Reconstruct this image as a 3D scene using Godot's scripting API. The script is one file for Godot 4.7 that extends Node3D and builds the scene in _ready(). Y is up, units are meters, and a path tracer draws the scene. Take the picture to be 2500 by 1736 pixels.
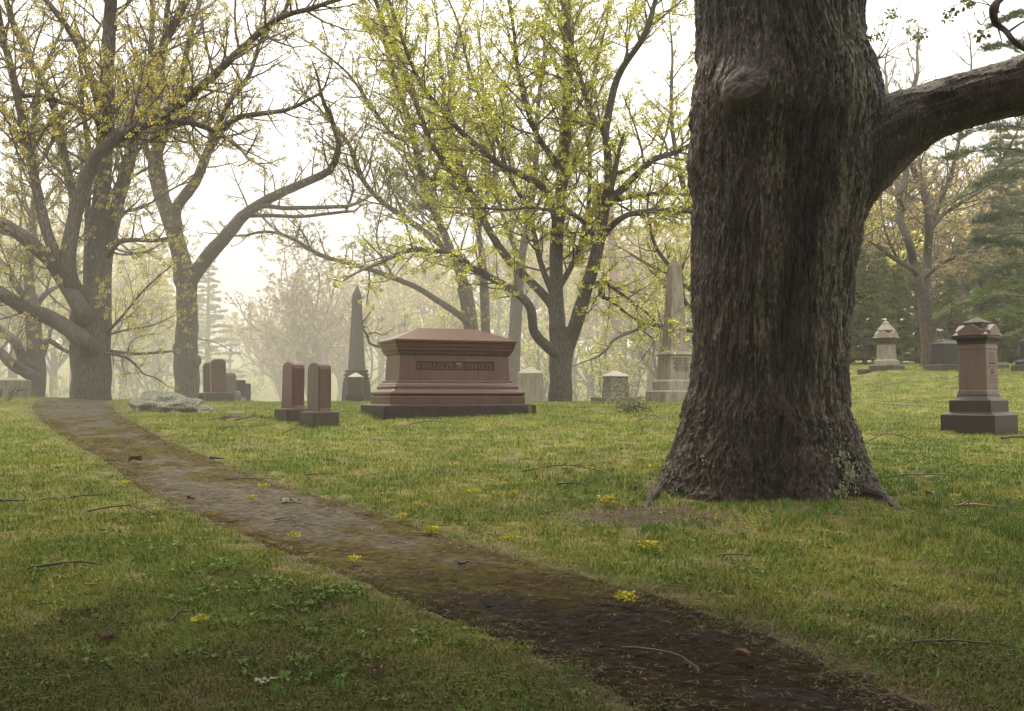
extends Node3D

# Photo pixels (2500 x 1736) are only used to survey the place: a sight line and a distance give each thing its spot in metres.
const FOCAL := 2430.0
const EYE := 1.6
const PITCH := 0.0399

var view := Basis(Vector3.RIGHT, PITCH)
var rng := RandomNumberGenerator.new()
var noise := FastNoiseLite.new()
var rough_noise := FastNoiseLite.new()
var fine_noise := FastNoiseLite.new()
var names := {}
var M := {}
var footprints := []   # stones round which the mower leaves longer grass
var path_left := PackedFloat32Array()
var path_right := PackedFloat32Array()
const PATH_STEP := 0.1


func _ready():
	rng.seed = 71
	noise.seed = 3; noise.frequency = 1.0; noise.noise_type = FastNoiseLite.TYPE_SIMPLEX_SMOOTH; noise.fractal_type = FastNoiseLite.FRACTAL_NONE
	rough_noise.seed = 9; rough_noise.frequency = 1.0; rough_noise.noise_type = FastNoiseLite.TYPE_SIMPLEX; rough_noise.fractal_octaves = 4; rough_noise.fractal_type = FastNoiseLite.FRACTAL_FBM
	fine_noise.seed = 21; fine_noise.frequency = 1.0; fine_noise.noise_type = FastNoiseLite.TYPE_SIMPLEX; fine_noise.fractal_octaves = 3; fine_noise.fractal_type = FastNoiseLite.FRACTAL_RIDGED
	make_camera_and_light()
	make_materials()
	make_mist()
	make_path_edges()
	make_ground()
	make_big_oak()
	make_monuments()
	make_main_trees()
	make_woods()
	make_shade_trees()
	make_grass()
	make_litter()


# ------------------------------------------------------------------ camera, sky, sun, exposure
func make_camera_and_light():
	var cam := Camera3D.new()
	cam.name = "camera"
	cam.fov = rad_to_deg(2.0 * atan(868.0 / FOCAL))
	cam.near = 0.1
	cam.far = 900.0
	cam.transform = Transform3D(view, Vector3(0, EYE, 0))
	add_child(cam)
	cam.current = true

	var sun := DirectionalLight3D.new()
	sun.name = "sun"
	sun.light_energy = 0.26
	sun.light_color = Color(1.0, 0.93, 0.80)
	sun.light_angular_distance = 18.0
	sun.shadow_enabled = true
	sun.sky_mode = DirectionalLight3D.SKY_MODE_LIGHT_ONLY
	var toward := sun_direction()
	sun.transform = Transform3D(Basis.looking_at(-toward, Vector3.UP), Vector3(0, 30, 0))
	add_child(sun)

	var env := Environment.new()
	env.background_mode = Environment.BG_SKY
	env.tonemap_mode = Environment.TONE_MAPPER_LINEAR
	env.tonemap_exposure = 3.25
	var sky := Sky.new()
	var pano := PanoramaSkyMaterial.new()
	pano.panorama = overcast_sky(toward)
	sky.sky_material = pano
	env.sky = sky
	env.sdfgi_enabled = true
	env.ssao_enabled = true
	env.ssil_enabled = true
	env.fog_enabled = true
	env.fog_density = 0.0015
	env.fog_light_color = Color(1.0, 0.985, 0.93)
	env.volumetric_fog_enabled = true
	env.volumetric_fog_density = 0.0
	var we := WorldEnvironment.new()
	we.name = "world_environment"
	we.environment = env
	add_child(we)


func make_mist():
	for s in [[Vector3(-19, 3.0, -48), Vector3(66, 24, 50), 0.0075], [Vector3(-9.5, 2.4, -27), Vector3(26, 11, 22), 0.0085]]:
		var bank := FogVolume.new()
		bank.name = numbered("mist_bank")
		bank.shape = RenderingServer.FOG_VOLUME_SHAPE_ELLIPSOID
		bank.size = s[1]
		var fm := FogMaterial.new()
		fm.resource_name = "mist"
		fm.albedo = Color(1.0, 0.98, 0.90)
		fm.density = s[2]
		bank.material = fm
		bank.position = s[0]
		add_child(bank)
		tag(bank, "pale mist " + ("hanging in the hollow beyond the crest" if s[0].z < -40.0 else "drifting low over the crest and the upper path"), "mist", "", "stuff")


func sun_direction() -> Vector3:
	var azimuth := deg_to_rad(-24.0)
	var height := deg_to_rad(47.0)
	return Vector3(sin(azimuth) * cos(height), sin(height), -cos(azimuth) * cos(height))


func overcast_sky(toward: Vector3) -> ImageTexture:
	# The standard overcast sky: three times as bright overhead as at the horizon, with a soft brightness round the veiled sun.
	var w := 512
	var h := 256
	var im := Image.create(w, h, false, Image.FORMAT_RGBF)
	var cloud := FastNoiseLite.new()
	cloud.seed = 5; cloud.frequency = 1.3; cloud.fractal_octaves = 4
	for y in h:
		var el := (0.5 - (y + 0.5) / h) * PI
		for x in w:
			var az := ((x + 0.5) / w - 0.5) * TAU
			var d := Vector3(sin(az) * cos(el), sin(el), -cos(az) * cos(el))
			if el < 0.0:
				im.set_pixel(x, y, Color(0.16, 0.17, 0.13))
				continue
			var c := cloud.get_noise_3d(d.x * 1.6, d.y * 3.2, d.z * 1.6)
			var l := (0.34 + 1.05 * pow(sin(el), 1.3)) * (1.0 + 0.12 * c)
			var off := d.angle_to(toward)
			l += 0.30 * exp(-off * off / 0.20)
			im.set_pixel(x, y, Color(l * 1.0, l * 0.98, l * 0.91))
	return ImageTexture.create_from_image(im)


# ------------------------------------------------------------------ survey helpers
func P(px: float, py: float, depth: float) -> Vector3:
	var d := view * Vector3((px - 1250.0) / FOCAL, (868.0 - py) / FOCAL, -1.0)
	return Vector3(0, EYE, 0) + d * (depth / -d.z)


func G(px: float, py: float) -> Vector3:   # where that sight line meets the ground
	var best := Vector3.ZERO
	var close := 1e9
	var d := 2.5
	while d < 60.0:
		var p := P(px, py, d)
		var over := p.y - height(p.x, p.z)
		if over <= 0.0:
			var lo := d - 0.15
			var hi := d
			for i in 12:
				var mid := (lo + hi) * 0.5
				p = P(px, py, mid)
				if p.y - height(p.x, p.z) > 0.0: lo = mid
				else: hi = mid
			p = P(px, py, hi)
			return Vector3(p.x, height(p.x, p.z), p.z)
		if over / d < close:
			close = over / d
			best = Vector3(p.x, height(p.x, p.z), p.z)
		d += 0.15
	return best


func on_ground(px: float, depth: float, sink := 0.0) -> Vector3:
	var p := P(px, 965, depth)
	return Vector3(p.x, height(p.x, p.z) - sink, p.z)


const OAK := Vector3(2.62, 0.0, -9.9)

func height(x: float, z: float) -> float:
	var d := -z
	var mid := 0.0
	if d < -8.0: mid = -0.5
	elif d < 20.0: mid = 0.0625 * d
	elif d < 32.0: mid = 1.25 + 0.0625 * (d - 20.0) - 0.006 * (d - 20.0) * (d - 20.0)
	else: mid = 1.136 - 0.0815 * (d - 32.0) * (1.0 - 0.5 * smoothstep(32.0, 50.0, d))
	if d > 46.0: mid = lerpf(mid, 0.2, smoothstep(46.0, 56.0, d))
	mid += 5.2 * smoothstep(58.0, 150.0, d) + 10.0 * smoothstep(150.0, 320.0, d)
	var right := 0.0625 * d
	if d < -8.0: right = -0.5
	elif d > 18.0: right = 1.125 + 0.0765 * (d - 18.0) - 0.00088 * maxf(d - 30.0, 0.0) * maxf(d - 30.0, 0.0)
	if d > 58.0: right = lerpf(right, 3.4 + 5.0 * smoothstep(58.0, 150.0, d), smoothstep(58.0, 80.0, d))
	var s := smoothstep(4.0 + 0.06 * d, 11.0 + 0.10 * d, x)
	var h := lerpf(mid, right, s)
	h += smoothstep(12.0, 26.0, d) * 0.10 * smoothstep(-7.0, -13.0, x)
	var to_oak := Vector2(x - OAK.x, z - OAK.z).length()
	h += 0.10 * exp(-pow(to_oak / 1.55, 2.0))
	h += 0.035 * noise.get_noise_2d(x * 0.35, z * 0.35) + 0.012 * noise.get_noise_2d(x * 1.7, z * 1.7)
	return h


# ------------------------------------------------------------------ naming and tagging
func numbered(called: String) -> String:
	var n: int = names.get(called, 0)
	names[called] = n + 1
	return called if n == 0 else "%s_%03d" % [called, n]


func tag(o: Node, label: String, category: String, group := "", kind := ""):
	if label: o.set_meta("label", label)
	if category: o.set_meta("category", category)
	if group: o.set_meta("group", group)
	if kind: o.set_meta("kind", kind)
	return o


func thing(called: String, label: String, category: String, at := Vector3.ZERO, turn := 0.0, group := "") -> Node3D:
	var o := Node3D.new()
	o.name = numbered(called)
	add_child(o)
	o.position = at
	o.rotation.y = turn
	tag(o, label, category, group)
	return o


func part(called: String, mesh: Mesh, mat: Material, parent: Node, kind := "") -> MeshInstance3D:
	var o := MeshInstance3D.new()
	o.name = called if parent != self else numbered(called)
	o.mesh = mesh
	o.material_override = mat
	parent.add_child(o, true)
	if kind: o.set_meta("kind", kind)
	return o


# ------------------------------------------------------------------ mesh buffer
class Buf:
	var v := PackedVector3Array()
	var n := PackedVector3Array()
	var c := PackedColorArray()
	var i := PackedInt32Array()

	func mesh() -> ArrayMesh:
		var m := ArrayMesh.new()
		if i.size() < 3: return m
		var a := []
		a.resize(Mesh.ARRAY_MAX)
		a[Mesh.ARRAY_VERTEX] = v
		a[Mesh.ARRAY_NORMAL] = n
		if c.size() == v.size(): a[Mesh.ARRAY_COLOR] = c
		a[Mesh.ARRAY_INDEX] = i
		m.add_surface_from_arrays(Mesh.PRIMITIVE_TRIANGLES, a)
		return m

	func tri(p: Vector3, q: Vector3, r: Vector3):
		var k := v.size()
		var nn := (r - p).cross(q - p).normalized()
		v.append(p); v.append(q); v.append(r)
		n.append(nn); n.append(nn); n.append(nn)
		i.append(k); i.append(k + 1); i.append(k + 2)

	func quad(p: Vector3, q: Vector3, r: Vector3, s: Vector3):   # clockwise seen from the front
		tri(p, q, r)
		tri(p, r, s)

	func box(lo: Vector3, hi: Vector3):
		var a := lo
		var b := hi
		quad(Vector3(a.x, b.y, b.z), Vector3(b.x, b.y, b.z), Vector3(b.x, a.y, b.z), Vector3(a.x, a.y, b.z))
		quad(Vector3(b.x, b.y, a.z), Vector3(a.x, b.y, a.z), Vector3(a.x, a.y, a.z), Vector3(b.x, a.y, a.z))
		quad(Vector3(a.x, b.y, a.z), Vector3(a.x, b.y, b.z), Vector3(a.x, a.y, b.z), Vector3(a.x, a.y, a.z))
		quad(Vector3(b.x, b.y, b.z), Vector3(b.x, b.y, a.z), Vector3(b.x, a.y, a.z), Vector3(b.x, a.y, b.z))
		quad(Vector3(a.x, b.y, a.z), Vector3(b.x, b.y, a.z), Vector3(b.x, b.y, b.z), Vector3(a.x, b.y, b.z))
		quad(Vector3(a.x, a.y, b.z), Vector3(b.x, a.y, b.z), Vector3(b.x, a.y, a.z), Vector3(a.x, a.y, a.z))


func flat_normals_smooth(b: Buf):   # normals from the faces, shared vertices smoothed
	b.n.resize(b.v.size())
	b.n.fill(Vector3.ZERO)
	for k in range(0, b.i.size(), 3):
		var p := b.v[b.i[k]]
		var fn := (b.v[b.i[k + 2]] - p).cross(b.v[b.i[k + 1]] - p)
		b.n[b.i[k]] += fn
		b.n[b.i[k + 1]] += fn
		b.n[b.i[k + 2]] += fn
	for k in b.n.size():
		b.n[k] = b.n[k].normalized()


func smooth_line(pts: PackedVector3Array, rad: PackedFloat32Array, sub: int) -> Array:
	var op := PackedVector3Array()
	var orad := PackedFloat32Array()
	var last := pts.size() - 1
	for k in last:
		var a := pts[maxi(k - 1, 0)]
		var b := pts[k]
		var c := pts[k + 1]
		var d := pts[mini(k + 2, last)]
		for s in sub:
			var t := float(s) / sub
			op.append(b.cubic_interpolate(c, a, d, t))
			orad.append(lerpf(rad[k], rad[k + 1], t))
	op.append(pts[last])
	orad.append(rad[last])
	return [op, orad]


func tube(b: Buf, pts: PackedVector3Array, rad: PackedFloat32Array, sides: int, wobble := 0.0):
	var count := pts.size()
	var first := b.v.size()
	var side := Vector3.ZERO
	for k in count:
		var dir := (pts[mini(k + 1, count - 1)] - pts[maxi(k - 1, 0)]).normalized()
		if k == 0:
			side = dir.cross(Vector3(0.3, 0.1, 0.9) if absf(dir.y) > 0.5 else Vector3.UP).normalized()
		else:
			side = (side - dir * side.dot(dir)).normalized()
		var up := dir.cross(side)
		for s in sides:
			var a := TAU * s / sides
			var nn := side * cos(a) + up * sin(a)
			var r := rad[k]
			if wobble > 0.0:
				var q := pts[k] * 2.2 + nn * 0.9
				r *= 1.0 + wobble * (noise.get_noise_3d(q.x, q.y * 0.6, q.z) + 0.5 * noise.get_noise_3d(nn.x * 3.0 + pts[0].x, pts[k].y * 0.5, nn.z * 3.0))
			b.v.append(pts[k] + nn * r)
			b.n.append(nn)
	for k in count - 1:
		for s in sides:
			var p := first + k * sides + s
			var q := first + k * sides + (s + 1) % sides
			b.i.append(p); b.i.append(p + sides); b.i.append(q)
			b.i.append(q); b.i.append(p + sides); b.i.append(q + sides)
	var e := first + (count - 1) * sides
	for s in range(1, sides - 1):
		b.i.append(e); b.i.append(e + s + 1); b.i.append(e + s)


func unit() -> Vector3:
	return Vector3(rng.randfn(), rng.randfn(), rng.randfn()).normalized()


# ------------------------------------------------------------------ materials
func noise_tex(size: int, freq: float, kind: int, octaves: int, stops: Array, seed_ := 1, normal := false, gain := 0.5) -> NoiseTexture2D:
	var f := FastNoiseLite.new()
	f.seed = seed_
	f.noise_type = kind
	f.frequency = freq
	f.fractal_type = FastNoiseLite.FRACTAL_FBM if octaves > 1 else FastNoiseLite.FRACTAL_NONE
	f.fractal_octaves = octaves
	f.fractal_gain = gain
	if kind == FastNoiseLite.TYPE_CELLULAR:
		f.cellular_return_type = FastNoiseLite.RETURN_CELL_VALUE
	var t := NoiseTexture2D.new()
	t.width = size
	t.height = size
	t.seamless = true
	t.seamless_blend_skirt = 0.12
	t.noise = f
	t.as_normal_map = normal
	if stops.size():
		var g := Gradient.new()
		var offs := PackedFloat32Array()
		var cols := PackedColorArray()
		for s in stops:
			offs.append(s[0])
			cols.append(s[1].linear_to_srgb() if not normal else s[1])
		g.offsets = offs
		g.colors = cols
		t.color_ramp = g
	return t


func grey(x: float) -> Color:
	return Color(x, x, x)


func mat(called: String, color: Color, rough := 0.8) -> StandardMaterial3D:
	var m := StandardMaterial3D.new()
	m.resource_name = called
	m.albedo_color = color.linear_to_srgb()
	m.roughness = rough
	m.metallic_specular = 0.4
	M[called] = m
	return m


func textured(called: String, tex: Texture2D, scale: Vector3, rough := 0.8, relief: Texture2D = null, relief_cm := 0.0) -> StandardMaterial3D:
	var m := mat(called, Color.WHITE, rough)
	m.albedo_texture = tex
	m.uv1_triplanar = true
	m.uv1_scale = scale
	if relief:
		m.heightmap_enabled = true
		m.heightmap_texture = relief
		m.heightmap_scale = relief_cm
	return m


func stains(m: StandardMaterial3D, tex: Texture2D, scale: Vector3):
	m.detail_enabled = true
	m.detail_blend_mode = BaseMaterial3D.BLEND_MODE_MUL
	m.detail_albedo = tex
	m.detail_uv_layer = BaseMaterial3D.DETAIL_UV_2
	m.uv2_triplanar = true
	m.uv2_scale = scale


func make_materials():
	var SM := FastNoiseLite.TYPE_SIMPLEX_SMOOTH
	var CE := FastNoiseLite.TYPE_CELLULAR
	var VA := FastNoiseLite.TYPE_VALUE_CUBIC
	var relief := noise_tex(512, 0.03, SM, 5, [[0.0, grey(0)], [1.0, grey(1)]], 4)
	var grit := noise_tex(512, 0.11, SM, 3, [[0.0, grey(0)], [1.0, grey(1)]], 14)
	var streaks := noise_tex(256, 0.03, SM, 4, [[0.0, grey(0.55)], [0.42, grey(0.85)], [0.6, grey(1.0)], [1.0, grey(1.0)]], 8)
	var blotch := noise_tex(256, 0.02, SM, 5, [[0.0, grey(0.55)], [0.45, grey(0.9)], [1.0, grey(1.0)]], 18)

	# bark
	var bark := noise_tex(512, 0.02, SM, 5, [[0.0, Color(0.017, 0.012, 0.010)], [0.45, Color(0.051, 0.038, 0.030)], [0.62, Color(0.082, 0.066, 0.051)], [1.0, Color(0.156, 0.136, 0.101)]], 31)
	textured("maple_bark", bark, Vector3(2.2, 0.45, 2.2), 0.85, relief, 2.5)
	M.maple_bark.uv1_triplanar_sharpness = 3.0
	var light_bark := noise_tex(256, 0.03, SM, 4, [[0.0, Color(0.06, 0.045, 0.036)], [0.5, Color(0.12, 0.096, 0.072)], [1.0, Color(0.22, 0.19, 0.13)]], 32)
	textured("twig_bark", light_bark, Vector3(1.5, 1.5, 1.5), 0.85)
	textured("dark_bark", noise_tex(256, 0.03, SM, 4, [[0.0, Color(0.02, 0.016, 0.014)], [0.5, Color(0.055, 0.042, 0.037)], [1.0, Color(0.12, 0.10, 0.085)]], 35), Vector3(2.2, 0.5, 2.2), 0.85, relief, 2.0)
	var oak_grain := noise_tex(512, 0.035, SM, 5, [[0.0, grey(0.30)], [0.42, grey(0.66)], [0.58, grey(1.0)], [1.0, grey(1.0)]], 33, false, 0.65)
	var bark_relief := noise_tex(1024, 0.022, SM, 5, [[0.0, grey(0)], [1.0, grey(1)]], 34, false, 0.62)
	(bark_relief.noise as FastNoiseLite).fractal_type = FastNoiseLite.FRACTAL_RIDGED
	textured("oak_bark", oak_grain, Vector3(1.8, 0.20, 1.8), 0.48, bark_relief, 7.0)
	M.oak_bark.uv1_triplanar_sharpness = 4.0
	M.oak_bark.vertex_color_use_as_albedo = true
	M.oak_bark.metallic_specular = 0.45
	textured("knot_wood", noise_tex(256, 0.03, SM, 4, [[0.0, Color(0.034, 0.025, 0.021)], [0.5, Color(0.072, 0.056, 0.047)], [1.0, Color(0.125, 0.100, 0.084)]], 37), Vector3(2, 2, 2), 0.6, grit, 0.3)
	textured("pine_trunk", noise_tex(256, 0.03, SM, 4, [[0.0, Color(0.10, 0.06, 0.05)], [1.0, Color(0.26, 0.17, 0.14)]], 36), Vector3(2, 0.6, 2), 0.85)
	mat("lichen", Color(0.20, 0.215, 0.12), 0.95)

	# stone
	textured("red_granite", noise_tex(512, 0.10, SM, 3, [[0.0, Color(0.022, 0.008, 0.006)], [0.42, Color(0.063, 0.021, 0.015)], [0.60, Color(0.091, 0.033, 0.023)], [1.0, Color(0.166, 0.076, 0.056)]], 41), Vector3(0.7, 0.7, 0.7), 0.42, grit, 0.3)
	stains(M.red_granite, streaks, Vector3(0.7, 0.10, 0.7))
	textured("mottled_red", noise_tex(512, 0.12, SM, 4, [[0.0, Color(0.019, 0.010, 0.007)], [0.42, Color(0.068, 0.034, 0.022)], [0.6, Color(0.093, 0.053, 0.034)], [0.72, Color(0.130, 0.090, 0.055)], [1.0, Color(0.210, 0.181, 0.110)]], 42), Vector3(0.75, 0.75, 0.75), 0.5, grit, 0.4)
	stains(M.mottled_red, streaks, Vector3(1.6, 0.2, 1.6))
	textured("dark_granite", noise_tex(512, 0.10, SM, 4, [[0.0, Color(0.012, 0.007, 0.006)], [0.5, Color(0.028, 0.018, 0.013)], [1.0, Color(0.052, 0.036, 0.027)]], 43), Vector3(1.5, 1.5, 1.5), 0.5, grit, 0.4)
	stains(M.dark_granite, streaks, Vector3(0.9, 0.16, 0.9))
	textured("base_granite", noise_tex(512, 0.12, SM, 4, [[0.0, Color(0.025, 0.019, 0.014)], [0.45, Color(0.053, 0.041, 0.030)], [0.62, Color(0.071, 0.059, 0.043)], [1.0, Color(0.143, 0.125, 0.092)]], 44), Vector3(0.8, 0.8, 0.8), 0.65, grit, 0.5)
	stains(M.base_granite, streaks, Vector3(1.2, 0.2, 1.2))
	textured("grey_granite", noise_tex(512, 0.09, SM, 4, [[0.0, Color(0.12, 0.10, 0.075)], [0.3, Color(0.21, 0.175, 0.135)], [0.6, Color(0.27, 0.235, 0.18)], [1.0, Color(0.38, 0.35, 0.28)]], 45), Vector3(1.2, 1.2, 1.2), 0.75, grit, 0.5)
	stains(M.grey_granite, streaks, Vector3(1.0, 0.22, 1.0))
	textured("brownstone", noise_tex(512, 0.07, SM, 4, [[0.0, Color(0.045, 0.024, 0.018)], [0.5, Color(0.095, 0.052, 0.037)], [1.0, Color(0.140, 0.085, 0.061)]], 46), Vector3(1.3, 1.3, 1.3), 0.5, grit, 0.3)
	stains(M.brownstone, blotch, Vector3(0.9, 0.25, 0.9))
	textured("dark_brownstone", noise_tex(512, 0.07, SM, 4, [[0.0, Color(0.013, 0.006, 0.005)], [0.5, Color(0.026, 0.014, 0.011)], [1.0, Color(0.042, 0.024, 0.018)]], 47), Vector3(1.3, 1.3, 1.3), 0.4, grit, 0.3)
	stains(M.dark_brownstone, streaks, Vector3(1.4, 0.2, 1.4))
	textured("black_granite", noise_tex(256, 0.12, SM, 2, [[0.0, Color(0.015, 0.015, 0.015)], [1.0, Color(0.039, 0.037, 0.038)]], 48), Vector3(2, 2, 2), 0.35)
	stains(M.black_granite, streaks, Vector3(1.0, 0.2, 1.0))
	textured("lichened_stone", noise_tex(512, 0.014, SM, 5, [[0.0, Color(0.06, 0.055, 0.04)], [0.40, Color(0.13, 0.12, 0.085)], [0.55, Color(0.19, 0.18, 0.125)], [1.0, Color(0.30, 0.29, 0.20)]], 49, false, 0.55), Vector3(1.1, 1.1, 1.1), 0.9, relief, 1.6)
	textured("spotted_stone", noise_tex(512, 0.045, SM, 3, [[0.0, Color(0.036, 0.031, 0.025)], [0.55, Color(0.094, 0.081, 0.065)], [0.66, Color(0.122, 0.108, 0.086)], [0.70, Color(0.288, 0.281, 0.223)], [1.0, Color(0.331, 0.324, 0.259)]], 50), Vector3(1.6, 1.6, 1.6), 0.8, grit, 0.4)
	textured("boulder", noise_tex(512, 0.03, SM, 5, [[0.0, Color(0.037, 0.035, 0.028)], [0.42, Color(0.105, 0.099, 0.077)], [0.5, Color(0.149, 0.143, 0.108)], [0.57, Color(0.229, 0.229, 0.161)], [1.0, Color(0.310, 0.310, 0.248)]], 51, false, 0.62), Vector3(1.4, 1.4, 1.4), 0.9, relief, 3.0)
	for wet in ["red_granite", "mottled_red", "brownstone"]:
		M[wet].clearcoat_enabled = true
		M[wet].clearcoat = 0.45
		M[wet].clearcoat_roughness = 0.28
	mat("pale_letter_stone", Color(0.098, 0.043, 0.032), 0.5)
	mat("panel_stone", Color(0.048, 0.021, 0.016), 0.7)
	textured("pale_granite", noise_tex(256, 0.06, SM, 4, [[0.0, Color(0.30, 0.275, 0.22)], [1.0, Color(0.52, 0.49, 0.41)]], 52), Vector3(1.2, 1.2, 1.2), 0.7)
	mat("carved_letters", Color(0.085, 0.062, 0.05), 0.9)
	mat("yellow_lichen", Color(0.19, 0.14, 0.04), 0.95)
	mat("grey_lichen", Color(0.15, 0.16, 0.095), 0.95)

	# ground
	var soil := noise_tex(1024, 0.06, SM, 5, [[0.0, grey(0.35)], [0.4, grey(0.72)], [0.65, grey(0.95)], [1.0, grey(1.0)]], 61, false, 0.62)
	textured("lawn_soil", soil, Vector3(0.9, 0.9, 0.9), 0.95, relief, 3.0)
	M.lawn_soil.vertex_color_use_as_albedo = true
	var gravel := noise_tex(1024, 0.16, SM, 4, [[0.0, grey(0.30)], [0.45, grey(0.70)], [0.62, grey(0.95)], [1.0, grey(1.0)]], 62, false, 0.6)
	textured("asphalt", gravel, Vector3(0.55, 0.55, 0.55), 0.5, relief, 3.0)
	stains(M.asphalt, noise_tex(512, 0.025, SM, 5, [[0.0, grey(0.35)], [0.42, grey(0.75)], [0.6, grey(1.0)], [1.0, grey(1.0)]], 64, false, 0.65), Vector3(0.7, 0.7, 0.7))
	M.asphalt.vertex_color_use_as_albedo = true
	M.asphalt.roughness_texture = noise_tex(512, 0.012, SM, 4, [[0.0, grey(0.42)], [0.4, grey(0.85)], [1.0, grey(1.0)]], 63)
	M.asphalt.roughness = 1.0
	M.asphalt.metallic_specular = 0.15
	for kind in ["grass", "needle_litter"]:
		mat(kind, Color.WHITE, 0.75)
		M[kind].vertex_color_use_as_albedo = true
	M.grass.backlight = Color(0.5, 0.5, 0.5)
	for kind in ["leaf", "pine_needle"]:
		mat(kind, Color.WHITE, 0.7)
		M[kind].vertex_color_use_as_albedo = true
		M[kind].backlight = Color(1.0, 1.0, 1.0)
	M.pine_needle.backlight = Color(0.4, 0.4, 0.4)
	mat("stick", Color(0.055, 0.042, 0.036), 0.8)
	mat("pale_stick", Color(0.22, 0.16, 0.10), 0.8)
	mat("dead_leaf", Color(0.13, 0.075, 0.05), 0.75)
	mat("yellow_flower", Color(0.40, 0.36, 0.03), 0.8)
	M.yellow_flower.backlight = Color(0.6, 0.6, 0.6)
	mat("clover", Color(0.11, 0.22, 0.035), 0.6)
	M.clover.backlight = Color(0.6, 0.6, 0.6)


# ------------------------------------------------------------------ the setting: lawn, path
func edge_table(px: Array) -> PackedFloat32Array:
	var pts := []
	for k in range(0, px.size(), 2):
		pts.append(G(px[k] * 1.0879, px[k + 1] * 1.0879))
	pts.sort_custom(func(a, b): return a.z < b.z)   # farthest first
	var out := PackedFloat32Array()
	var d := -6.0
	while d < 40.0:
		var x := 0.0
		var near: Vector3 = pts[pts.size() - 1]
		var far: Vector3 = pts[0]
		if -near.z > d:
			var before: Vector3 = pts[pts.size() - 4]
			x = near.x + (before.x - near.x) / (near.z - before.z) * (d + near.z)
		elif -far.z < d:
			x = far.x - 0.35 * (d + far.z)
		else:
			for k in pts.size() - 1:
				if -pts[k].z >= d and -pts[k + 1].z <= d:
					var t: float = inverse_lerp(pts[k].z, pts[k + 1].z, -d) if absf(pts[k].z - pts[k + 1].z) > 0.001 else 0.0
					x = lerpf(pts[k].x, pts[k + 1].x, t)
					break
		out.append(x)
		d += PATH_STEP
	for pass_ in 2:
		var copy := out.duplicate()
		for k in range(2, out.size() - 2):
			out[k] = (copy[k - 2] + copy[k - 1] + copy[k] + copy[k + 1] + copy[k + 2]) / 5.0
	return out


func make_path_edges():
	path_right = edge_table([235,901.5, 270,935, 330,965, 400,1000, 480,1035, 560,1065, 640,1095, 720,1120, 800,1145, 880,1165, 950,1190, 1040,1220, 1140,1250, 1260,1285, 1370,1310, 1480,1345, 1580,1375, 1700,1420, 1800,1460, 1950,1530, 2080,1596])
	path_left = edge_table([80,902, 72,918, 100,950, 160,990, 230,1030, 290,1080, 370,1125, 430,1150, 500,1180, 560,1205, 640,1235, 700,1260, 780,1295, 850,1325, 920,1350, 980,1375, 1060,1415, 1150,1440, 1240,1480, 1300,1505, 1400,1560, 1450,1596])


func path_edges_at(z: float) -> Vector2:
	var f := clampf((-z + 6.0) / PATH_STEP, 0.0, path_left.size() - 2.0)
	var k := int(f)
	return Vector2(lerpf(path_left[k], path_left[k + 1], f - k), lerpf(path_right[k], path_right[k + 1], f - k))


func inside_path(x: float, z: float) -> float:   # metres inside the nearer edge; negative outside
	if z < -38.0: return -9.0
	var e := path_edges_at(z)
	var wav := 0.13 * noise.get_noise_2d(x * 2.1 + 40.0, z * 2.1) + 0.09 * noise.get_noise_2d(x * 6.0, z * 6.0 + 9.0)
	return minf(x - e.x, e.y - x) * 0.8 + wav


func lawn_tone(x: float, z: float) -> Vector2:   # greenness, bareness
	var g := 0.5 + 0.5 * noise.get_noise_2d(x * 0.55, z * 0.55) + 0.32 * noise.get_noise_2d(x * 1.9 + 50.0, z * 1.9) + 0.22 * noise.get_noise_2d(x * 5.0, z * 5.0 + 80.0)
	var b := rough_noise.get_noise_2d(x * 0.8 + 11.0, z * 0.8)
	b = smoothstep(0.20, 0.55, b) * 0.6
	var to_oak := Vector2(x - OAK.x, z - OAK.z).length()
	b = maxf(b, smoothstep(1.9, 1.0, to_oak) * (0.5 + 0.5 * noise.get_noise_2d(x * 2.5, z * 2.5)))
	b = maxf(b, smoothstep(0.85, 0.35, Vector2((x - 1.15) * 0.75, (z + 8.6) * 1.2).length() + 0.25 * noise.get_noise_2d(x * 4.0, z * 4.0)))
	var e := inside_path(x, z)
	b = maxf(b, smoothstep(-0.12, 0.08, e) * 0.7)
	return Vector2(clampf(g, 0.0, 1.0), clampf(b, 0.0, 1.0))


func painted_shade(x: float, z: float) -> float:   # foreground shade painted into turf and clover colour, noise-edged
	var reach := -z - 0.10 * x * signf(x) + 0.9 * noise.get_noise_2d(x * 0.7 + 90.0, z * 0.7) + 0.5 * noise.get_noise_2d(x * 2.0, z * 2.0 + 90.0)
	return smoothstep(6.6, 4.4, reach)


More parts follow.
